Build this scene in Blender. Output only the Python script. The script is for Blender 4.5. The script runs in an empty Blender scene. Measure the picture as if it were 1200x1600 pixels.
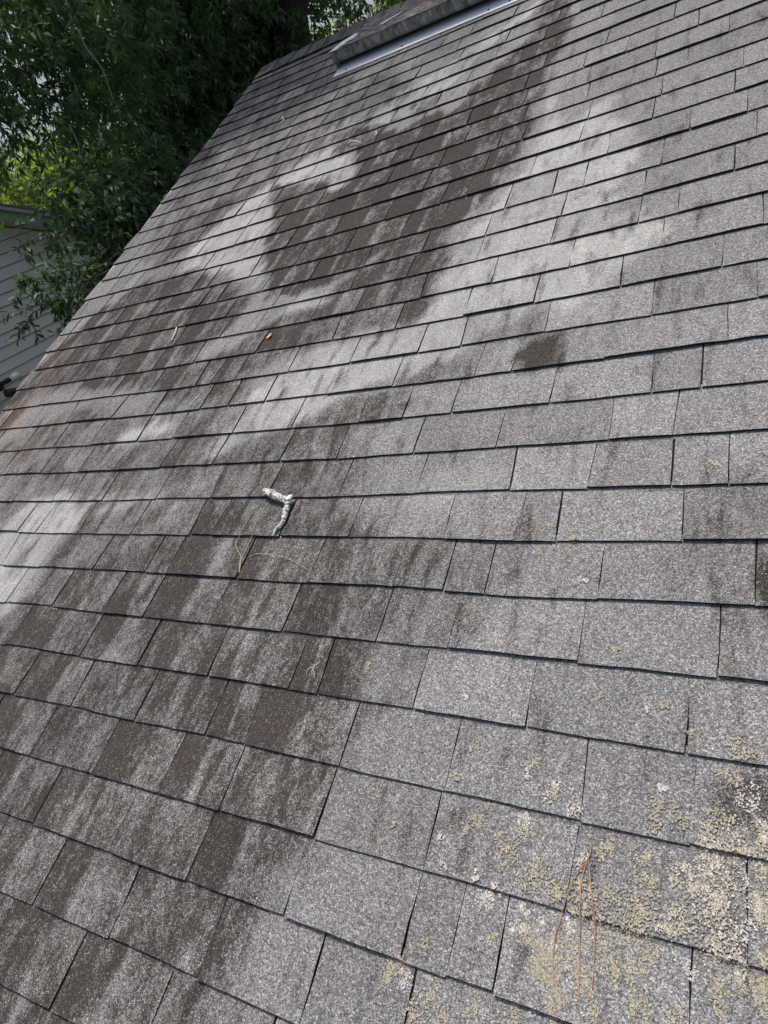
import bpy, bmesh, math, random
import numpy as np
from mathutils import Vector, Matrix

# ------------------------------------------------------------------ camera, light, exposure
scene = bpy.context.scene
COL = scene.collection
S = 0.14                                  # one shingle exposure in metres
PITCH = math.radians(20)
CP, SP = math.cos(PITCH), math.sin(PITCH)
CAMPOS = np.array([0.80176, -1.15516, 0.88609])
RIGHT = np.array([0.863775, 0.405419, -0.299214])
DOWN = np.array([-0.012664, -0.576167, -0.817234])
FWD = np.array([-0.503719, 0.709695, -0.492544])
cam = bpy.data.cameras.new('camera'); camo = bpy.data.objects.new('camera', cam); COL.objects.link(camo)
cam.sensor_fit = 'VERTICAL'; cam.sensor_height = 24.0; cam.sensor_width = 18.0
cam.lens = 24.0 * 1030.44 / 1600.0
cam.clip_start = 0.02; cam.clip_end = 600
m = Matrix.Identity(4)
for i in range(3):
    m[i][0] = RIGHT[i]; m[i][1] = -DOWN[i]; m[i][2] = -FWD[i]; m[i][3] = CAMPOS[i]
camo.matrix_world = m
scene.camera = camo

SUN_EL = math.radians(74); SUN_AZ = math.radians(-32)      # azimuth from +Y, negative towards -X
sun = bpy.data.lights.new('sun', 'SUN'); sun.energy = 2.6; sun.angle = math.radians(2.5); sun.color = (1, 0.985, 0.965)
suno = bpy.data.objects.new('sun', sun); COL.objects.link(suno)
sd = Vector((math.sin(SUN_AZ) * math.cos(SUN_EL), math.cos(SUN_AZ) * math.cos(SUN_EL), math.sin(SUN_EL)))
suno.rotation_euler = sd.to_track_quat('Z', 'Y').to_euler()
suno.location = (0, 6, 12)
world = bpy.data.worlds.new('World'); scene.world = world; world.use_nodes = True
wn = world.node_tree.nodes; wl = world.node_tree.links
bg = wn['Background']; sky = wn.new('ShaderNodeTexSky'); sky.sky_type = 'NISHITA'; sky.sun_disc = False
sky.sun_elevation = SUN_EL; sky.sun_rotation = SUN_AZ
sky.dust_density = 5.5; sky.air_density = 1.0; sky.ozone_density = 1.5
wl.new(sky.outputs[0], bg.inputs[0]); bg.inputs[1].default_value = 0.115
scene.view_settings.view_transform = 'Standard'; scene.view_settings.look = 'None'
scene.view_settings.exposure = 0.35; scene.view_settings.gamma = 1.0
scene.view_settings.use_curve_mapping = False

rng = np.random.default_rng(7)
random.seed(7)

# ------------------------------------------------------------------ helpers
def R(u, v, h=0.0):
    """roof coordinates (exposures) -> world metres"""
    return (u * S, v * S * CP - h * S * SP, v * S * SP + h * S * CP)
def tag(o, label=None, cat=None, group=None, kind=None):
    if label: o['label'] = label
    if cat: o['category'] = cat
    if group: o['group'] = group
    if kind: o['kind'] = kind
    return o
def empty(name, loc=(0, 0, 0), label=None, cat=None, group=None):
    o = bpy.data.objects.new(name, None); COL.objects.link(o); o.location = loc
    o.empty_display_size = 0.1
    return tag(o, label, cat, group)
def link(name, me, parent=None, loc=(0, 0, 0)):
    o = bpy.data.objects.new(name, me); COL.objects.link(o)
    if parent is not None: o.parent = parent
    o.location = loc
    return o
def rel(parent, p):
    """location for a child so that it sits at world point p (parents are unrotated)"""
    q = Vector(p); x = parent
    while x is not None:
        q = q - Vector(x.location); x = x.parent
    return q
def mesh_from(name, V, F, mats, smooth=False, mi=None):
    me = bpy.data.meshes.new(name); me.from_pydata([tuple(v) for v in V], [], [tuple(f) for f in F])
    for mm in (mats if isinstance(mats, (list, tuple)) else [mats]): me.materials.append(mm)
    if mi is not None: me.polygons.foreach_set('material_index', np.array(mi, dtype=np.int32))
    if smooth: me.polygons.foreach_set('use_smooth', np.ones(len(F), dtype=bool))
    me.update(); return me
class MB:
    def __init__(s): s.V = []; s.F = []; s.M = []
    def quad(s, a, b, c, d, mi=0):
        n = len(s.V); s.V += [a, b, c, d]; s.F.append((n, n+1, n+2, n+3)); s.M.append(mi)
    def hexa(s, p, mi=0):
        """8 points: bottom 0-3 ccw, top 4-7 ccw"""
        n = len(s.V); s.V += [tuple(q) for q in p]
        for f in ((3,2,1,0),(4,5,6,7),(0,1,5,4),(1,2,6,5),(2,3,7,6),(3,0,4,7)):
            s.F.append(tuple(n+i for i in f)); s.M.append(mi)
    def box(s, lo, hi, mi=0):
        x0,y0,z0 = lo; x1,y1,z1 = hi
        s.hexa([(x0,y0,z0),(x1,y0,z0),(x1,y1,z0),(x0,y1,z0),(x0,y0,z1),(x1,y0,z1),(x1,y1,z1),(x0,y1,z1)], mi)
    def rbox(s, u0, u1, v0, v1, h0, h1, mi=0):
        s.hexa([R(u0,v0,h0),R(u1,v0,h0),R(u1,v1,h0),R(u0,v1,h0),R(u0,v0,h1),R(u1,v0,h1),R(u1,v1,h1),R(u0,v1,h1)], mi)
    def tube(s, pts, rad, n=8, mi=0, cap=True, jit=0.0, rg=None):
        P = [Vector(p) for p in pts]; k = len(P)
        if not hasattr(rad, '__len__'): rad = [rad]*k
        base = len(s.V); up = Vector((0.13, 0.21, 1)).normalized()
        for i in range(k):
            t = (P[min(i+1,k-1)] - P[max(i-1,0)]).normalized()
            a = t.cross(up)
            if a.length < 0.1: a = t.cross(Vector((1,0,0)))
            a.normalize(); b = t.cross(a).normalized()
            for j in range(n):
                th = 2*math.pi*j/n; r = rad[i]*(1 + (rg.uniform(-jit,jit) if rg else 0))
                s.V.append(tuple(P[i] + a*(r*math.cos(th)) + b*(r*math.sin(th))))
        for i in range(k-1):
            for j in range(n):
                a0 = base+i*n+j; a1 = base+i*n+(j+1)%n
                s.F.append((a0, a1, a1+n, a0+n)); s.M.append(mi)
        if cap:
            s.F.append(tuple(base+j for j in range(n))[::-1]); s.M.append(mi)
            s.F.append(tuple(base+(k-1)*n+j for j in range(n))); s.M.append(mi)
    def build(s, name, mats, parent=None, smooth=False, origin=None):
        V = np.array(s.V, float)
        if origin is None:
            origin = ((V[:,0].min()+V[:,0].max())/2, (V[:,1].min()+V[:,1].max())/2, V[:,2].min())
        me = mesh_from(name, V - np.array(origin), s.F, mats, smooth, s.M)
        return link(name, me, parent, rel(parent, origin) if parent is not None else origin)

# smooth value noise for python-side wobble
_T = rng.random((64, 64))
def vnoise(x, y):
    x = np.asarray(x, float); y = np.asarray(y, float)
    xi = np.floor(x).astype(int); yi = np.floor(y).astype(int); fx = x-xi; fy = y-yi
    fx = fx*fx*(3-2*fx); fy = fy*fy*(3-2*fy)
    g = lambda a, b: _T[a % 64, b % 64]
    return (g(xi,yi)*(1-fx)+g(xi+1,yi)*fx)*(1-fy)+(g(xi,yi+1)*(1-fx)+g(xi+1,yi+1)*fx)*fy

# ------------------------------------------------------------------ materials
def nodemat(name, rough=0.9, spec=0.3, metal=0.0):
    mt = bpy.data.materials.new(name); mt.use_nodes = True
    nt = mt.node_tree; b = nt.nodes['Principled BSDF']
    b.inputs['Roughness'].default_value = rough
    b.inputs['Specular IOR Level'].default_value = spec
    b.inputs['Metallic'].default_value = metal
    return mt, nt, b
class N:
    def __init__(s, nt): s.nt = nt
    def new(s, t, **k):
        n = s.nt.nodes.new(t)
        for a, v in k.items(): setattr(n, a, v)
        return n
    def lk(s, a, b): s.nt.links.new(a, b)
    def inp(s, sock, v):
        if isinstance(v, bpy.types.NodeSocket): s.nt.links.new(v, sock)
        elif v is not None: sock.default_value = v
    def math(s, op, a, b=None, c=None, clamp=False):
        n = s.new('ShaderNodeMath', operation=op, use_clamp=clamp)
        s.inp(n.inputs[0], a); s.inp(n.inputs[1], b); s.inp(n.inputs[2], c); return n.outputs[0]
    def mix(s, f, a, b, blend='MIX'):
        n = s.new('ShaderNodeMix', data_type='RGBA', blend_type=blend)
        s.inp(n.inputs[0], f)
        for so, v in ((n.inputs[6], a), (n.inputs[7], b)):
            if isinstance(v, tuple): v = v + (1,) if len(v) == 3 else v
            s.inp(so, v)
        return n.outputs[2]
    def ramp(s, f, stops, interp='LINEAR'):
        n = s.new('ShaderNodeValToRGB'); s.inp(n.inputs[0], f); e = n.color_ramp.elements
        n.color_ramp.interpolation = interp
        while len(e) < len(stops): e.new(0.5)
        for el, (p, c) in zip(e, stops):
            el.position = p; el.color = (c, c, c, 1) if not isinstance(c, tuple) else c + (1,)
        return n.outputs[0]
    def noise(s, vec, scale, detail=3, rough=0.55, dim='3D'):
        n = s.new('ShaderNodeTexNoise', noise_dimensions=dim); s.inp(n.inputs['Vector'], vec)
        n.inputs['Scale'].default_value = scale; n.inputs['Detail'].default_value = detail
        n.inputs['Roughness'].default_value = rough; return n.outputs['Fac']
    def voro(s, vec, scale, out='Color'):
        n = s.new('ShaderNodeTexVoronoi'); s.inp(n.inputs['Vector'], vec); n.inputs['Scale'].default_value = scale
        return n.outputs[out]
    def scalev(s, vec, x, y, z):
        n = s.new('ShaderNodeVectorMath', operation='MULTIPLY'); s.inp(n.inputs[0], vec)
        n.inputs[1].default_value = (x, y, z); return n.outputs[0]

def granule_material():
    mt, nt, b = nodemat('granule_shingle', 0.95, 0.10); n = N(nt)
    ruv = n.new('ShaderNodeAttribute', attribute_name='ruv').outputs['Vector']
    st = n.new('ShaderNodeAttribute', attribute_name='stain_and_shade').outputs['Vector']  # grime with the painted upper-left shade, pale patches, rust
    tb = n.new('ShaderNodeAttribute', attribute_name='tabinfo').outputs['Vector']
    ss = n.new('ShaderNodeSeparateXYZ'); n.lk(st, ss.inputs[0]); grime_shade, pale, rust = ss.outputs
    ts = n.new('ShaderNodeSeparateXYZ'); n.lk(tb, ts.inputs[0]); tabu, split, tint = ts.outputs
    rs = n.new('ShaderNodeSeparateXYZ'); n.lk(ruv, rs.inputs[0]); tabrnd = rs.outputs[2]
    v1 = n.new('ShaderNodeSeparateColor'); n.lk(n.voro(ruv, 92.0), v1.inputs[0])
    v2 = n.new('ShaderNodeSeparateColor'); n.lk(n.voro(ruv, 42.0), v2.inputs[0])
    streak = n.noise(n.scalev(ruv, 5.5, 1.6, 6.0), 1.0, 4, 0.6)
    patch = n.noise(n.scalev(ruv, 1.9, 1.1, 1.0), 1.0, 4, 0.62)
    fine = n.noise(n.scalev(ruv, 13, 6, 1.0), 1.0, 5, 0.65)
    # dark half of a tab (left of the split) where grime or painted shade is present
    edge = n.math('ADD', tabu, n.math('MULTIPLY', n.math('SUBTRACT', fine, 0.5), 0.05))
    left = n.math('MULTIPLY', n.math('SUBTRACT', split, edge), 16.0, clamp=True)
    lightband = n.math('SUBTRACT', 1.0, n.math('MULTIPLY', n.math('ABSOLUTE', n.math('SUBTRACT', edge, n.math('ADD', split, 0.05))), 14.0, clamp=True))
    amp = n.math('ADD', n.math('MULTIPLY', grime_shade, 0.85), 0.05)
    g = n.math('ADD', grime_shade, n.math('MULTIPLY', amp, n.math('MULTIPLY', n.math('SUBTRACT', streak, 0.5), 0.7)))
    g = n.math('ADD', g, n.math('MULTIPLY', amp, n.math('MULTIPLY', n.math('SUBTRACT', patch, 0.5), 1.8)))
    g = n.math('ADD', g, n.math('MULTIPLY', amp, n.math('MULTIPLY', n.math('SUBTRACT', fine, 0.5), 1.8)))
    g = n.math('ADD', g, n.math('MULTIPLY', amp, n.math('SUBTRACT', n.math('MULTIPLY', left, 0.24), 0.10)))
    g = n.math('SUBTRACT', g, n.math('MULTIPLY', amp, n.math('MULTIPLY', lightband, 0.30)))
    g = n.math('ADD', g, n.math('MULTIPLY', amp, n.math('MULTIPLY', n.math('SUBTRACT', tabrnd, 0.175), 0.6)))
    g2 = n.math('POWER', grime_shade, 3.5)
    g = n.math('ADD', g, n.math('MULTIPLY', g2, n.math('MULTIPLY', n.math('SUBTRACT', left, 0.45), 0.35)))
    smn = n.noise(n.scalev(ruv, 3.6, 0.8, 0.0), 1.0, 3, 0.5)
    g = n.math('ADD', g, n.math('MULTIPLY', n.math('SUBTRACT', smn, 0.53, clamp=True), 2.2))
    g = n.math('MINIMUM', n.math('MAXIMUM', g, 0.0), 0.87)
    pass
    gp = n.math('SUBTRACT', 1.0, n.math('MULTIPLY', g, 1.25), clamp=True)
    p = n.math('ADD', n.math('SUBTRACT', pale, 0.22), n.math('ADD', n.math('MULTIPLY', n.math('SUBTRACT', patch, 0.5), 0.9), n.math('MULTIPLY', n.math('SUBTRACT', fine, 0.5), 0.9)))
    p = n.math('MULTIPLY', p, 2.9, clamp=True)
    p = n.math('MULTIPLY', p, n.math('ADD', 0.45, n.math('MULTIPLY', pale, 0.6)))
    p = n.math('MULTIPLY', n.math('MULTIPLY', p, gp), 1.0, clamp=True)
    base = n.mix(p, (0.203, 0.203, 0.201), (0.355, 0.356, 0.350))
    base = n.mix(n.math('MULTIPLY', n.math('SUBTRACT', patch, 0.35), 0.9, clamp=True), base, (0.148, 0.1465, 0.143))
    # single granules: most mid grey, some black, a few white or ochre
    grain = n.ramp(v1.outputs[0], [(0.0, 0.34), (0.25, 0.68), (0.6, 1.02), (0.85, 1.36), (1.0, 2.3)])
    grain2 = n.ramp(v2.outputs[0], [(0.0, 0.64), (0.5, 0.97), (1.0, 1.48)])
    contrast = n.math('SUBTRACT', 1.0, n.math('MULTIPLY', p, 0.45))
    gg = n.mix(contrast, (1, 1, 1), n.mix(1.0, grain, grain2, 'MULTIPLY'))
    col = n.mix(1.0, base, gg, 'MULTIPLY')
    warm = n.ramp(v1.outputs[2], [(0.0, (0.95, 0.97, 1.03)), (0.6, (1.0, 1.0, 1.0)), (0.9, (1.12, 1.02, 0.86)), (1.0, (1.22, 0.96, 0.78))])
    col = n.mix(1.0, col, warm, 'MULTIPLY')
    # algae covers granule by granule
    cov = n.math('MULTIPLY', n.math('SUBTRACT', n.math('MULTIPLY', g, 1.12), n.math('ADD', n.math('MULTIPLY', v1.outputs[1], 0.75), n.math('MULTIPLY', v2.outputs[1], 0.25))), 3.2, clamp=True)
    dark = n.mix(v1.outputs[2], (0.0155, 0.0118, 0.0098), (0.037, 0.0285, 0.0240))
    col = n.mix(n.math('MULTIPLY', cov, 0.93), col, dark)
    fk = n.noise(n.scalev(ruv, 17, 11, 1.0), 1.0, 6, 0.78)
    fleck = n.math('MULTIPLY', n.math('MULTIPLY', n.math('SUBTRACT', fk, 0.585), 14.0, clamp=True), n.math('GREATER_THAN', v1.outputs[0], 0.35))
    # general film of grime
    col = n.mix(n.math('MULTIPLY', g, 0.40), col, (0.042, 0.034, 0.0305))
    col = n.mix(n.math('MULTIPLY', fleck, n.math('MULTIPLY', g, 0.85)), col, (0.23, 0.215, 0.205))
    ru = n.math('MULTIPLY', n.math('MULTIPLY', rust, n.math('GREATER_THAN', v2.outputs[2], 0.45)), n.math('MULTIPLY', n.math('SUBTRACT', streak, 0.30), 2.5, clamp=True))
    col = n.mix(ru, col, (0.25, 0.145, 0.085))
    tn = n.new('ShaderNodeVectorMath', operation='SCALE'); n.lk(col, tn.inputs[0]); n.lk(tint, tn.inputs['Scale'])
    n.lk(tn.outputs[0], b.inputs['Base Color'])
    bm = n.new('ShaderNodeBump'); bm.inputs['Strength'].default_value = 0.45; bm.inputs['Distance'].default_value = 0.0012
    hh = n.math('ADD', n.math('MULTIPLY', v1.outputs[0], 0.7), n.math('MULTIPLY', v2.outputs[0], 0.5))
    n.lk(hh, bm.inputs['Height']); n.lk(bm.outputs[0], b.inputs['Normal'])
    return mt
def simple(name, c1, c2, scale, rough=0.8, spec=0.3, metal=0.0, stretch=(1,1,1), detail=5, bump=0.0, contrast=(0.35, 0.65), dist=0.002):
    mt, nt, b = nodemat(name, rough, spec, metal); n = N(nt)
    tc = n.new('ShaderNodeTexCoord').outputs['Object']
    f = n.noise(n.scalev(tc, *stretch), scale, detail, 0.6)
    n.lk(n.ramp(f, [(contrast[0], tuple(c1)), (contrast[1], tuple(c2))]), b.inputs['Base Color'])
    if bump:
        bm = n.new('ShaderNodeBump'); bm.inputs['Strength'].default_value = bump; bm.inputs['Distance'].default_value = dist
        n.lk(f, bm.inputs['Height']); n.lk(bm.outputs[0], b.inputs['Normal'])
    return mt
def leafmat(name, ca, cb, cc, trans=0.35, rough=0.45, spec=0.4):
    mt, nt, b = nodemat(name, rough, spec); n = N(nt)
    at = n.new('ShaderNodeAttribute', attribute_name='leafcol').outputs['Fac']
    oi = n.new('ShaderNodeObjectInfo').outputs['Random']
    col = n.ramp(n.math('FRACT', n.math('ADD', at, oi)) if name.startswith('spray') else at, [(0.0, ca), (0.55, cb), (0.93, cb), (1.0, cc)])
    n.lk(col, b.inputs['Base Color'])
    tr = n.new('ShaderNodeBsdfTranslucent'); n.lk(n.mix(1.0, col, (1.5, 1.9, 0.7), 'MULTIPLY'), tr.inputs[0])
    mx = n.new('ShaderNodeMixShader'); mx.inputs[0].default_value = trans
    n.lk(b.outputs[0], mx.inputs[1]); n.lk(tr.outputs[0], mx.inputs[2])
    n.lk(mx.outputs[0], nt.nodes['Material Output'].inputs[0])
    return mt

M_GRAN = granule_material()
M_EDGE = simple('asphalt_edge', (0.012,0.012,0.013), (0.04,0.039,0.04), 900, 0.95, 0.2)
M_FELT = simple('roofing_felt', (0.012,0.012,0.013), (0.03,0.03,0.03), 60, 0.95, 0.2)
M_DRIP = simple('drip_edge_metal', (0.36,0.37,0.36), (0.55,0.56,0.56), 40, 0.5, 0.4, 0.0, contrast=(0.3,0.7))
M_SOFFIT = simple('painted_trim', (0.50,0.46,0.40), (0.62,0.58,0.52), 8, 0.7, 0.3)
M_HOOD = simple('weathered_galvanised_hood', (0.12,0.12,0.112), (0.40,0.395,0.37), 22, 0.6, 0.4, 0.25, stretch=(1.6,0.7,0.7), contrast=(0.38,0.68), bump=0.1)
M_HOODTOP = simple('flaking_hood_top', (0.05,0.044,0.042), (0.36,0.31,0.29), 26, 0.85, 0.2, 0.0, stretch=(0.8,1.6,1), contrast=(0.46,0.66), bump=0.2)
M_WHITE = simple('flaked_white_paint', (0.66,0.68,0.70), (0.82,0.83,0.84), 60, 0.6, 0.3)
M_FLASH = simple('bright_flashing', (0.74,0.75,0.77), (0.86,0.87,0.89), 14, 0.35, 0.5, 0.0, stretch=(0.5,3,1))
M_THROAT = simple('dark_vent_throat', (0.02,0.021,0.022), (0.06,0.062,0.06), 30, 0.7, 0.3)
M_RIVET = simple('rusty_rivet', (0.02,0.016,0.014), (0.07,0.045,0.03), 200, 0.7, 0.3)
M_SIDING = simple('vinyl_siding', (0.84,0.81,0.77), (0.88,0.86,0.83), 1.4, 0.5, 0.35, stretch=(1,0.6,4), contrast=(0.3,0.72))
M_FASCIA = simple('grey_fascia', (0.22,0.26,0.31), (0.31,0.35,0.40), 5, 0.55, 0.35)
M_NROOF = simple('neighbour_shingle', (0.10,0.10,0.10), (0.22,0.215,0.21), 120, 0.95, 0.2)
M_BRICKWALL = simple('stucco_wall', (0.42,0.40,0.37), (0.52,0.50,0.46), 20, 0.9, 0.2, bump=0.3)
M_BLACK = simple('black_plastic', (0.012,0.012,0.014), (0.03,0.03,0.034), 40, 0.5, 0.4)
M_LAMP = simple('frosted_lamp_glass', (0.70,0.72,0.74), (0.82,0.83,0.84), 60, 0.35, 0.5)
M_BARK = simple('oak_bark', (0.018,0.014,0.011), (0.07,0.058,0.048), 9, 0.95, 0.15, stretch=(3,3,0.5), bump=0.9, contrast=(0.3,0.72), dist=0.03)
M_TWIG = simple('leaf_twig', (0.05,0.042,0.03), (0.12,0.105,0.075), 30, 0.9, 0.2)
M_VINE = simple('pale_vine_stem', (0.20,0.18,0.15), (0.34,0.31,0.27), 30, 0.85, 0.2)
M_LICHTWIG = simple('lichen_covered_bark', (0.05,0.048,0.038), (0.66,0.66,0.60), 210, 0.95, 0.15, contrast=(0.40,0.50), bump=1.0, dist=0.004)
M_NEEDLE = simple('dry_pine_needle', (0.28,0.135,0.07), (0.46,0.27,0.15), 50, 0.55, 0.4)
M_NEEDLE2 = simple('faded_pine_needle', (0.36,0.27,0.16), (0.54,0.43,0.28), 50, 0.6, 0.4)
M_CHIP = simple('bleached_twig', (0.42,0.41,0.37), (0.66,0.64,0.58), 90, 0.9, 0.2)
M_DEADLEAF = simple('orange_dead_leaf', (0.42,0.22,0.12), (0.56,0.34,0.20), 90, 0.7, 0.3)
M_GROUND = simple('lawn_ground', (0.03,0.045,0.016), (0.075,0.075,0.035), 3, 0.95, 0.1)
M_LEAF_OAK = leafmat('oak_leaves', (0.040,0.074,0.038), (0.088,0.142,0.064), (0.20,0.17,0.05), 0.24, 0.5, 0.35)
M_LEAF_WILLOW = leafmat('slender_leaves', (0.040,0.078,0.040), (0.088,0.145,0.064), (0.15,0.19,0.05), 0.28, 0.5, 0.35)
M_LEAF_SPRAY = leafmat('spray_leaves', (0.030,0.060,0.032), (0.056,0.100,0.046), (0.09,0.14,0.05), 0.2, 0.55, 0.22)
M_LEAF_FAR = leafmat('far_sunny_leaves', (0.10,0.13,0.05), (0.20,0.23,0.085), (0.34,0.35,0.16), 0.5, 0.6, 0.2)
M_MOSS = simple('hanging_moss', (0.05,0.052,0.045), (0.11,0.105,0.09), 30, 0.95, 0.1)

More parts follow.
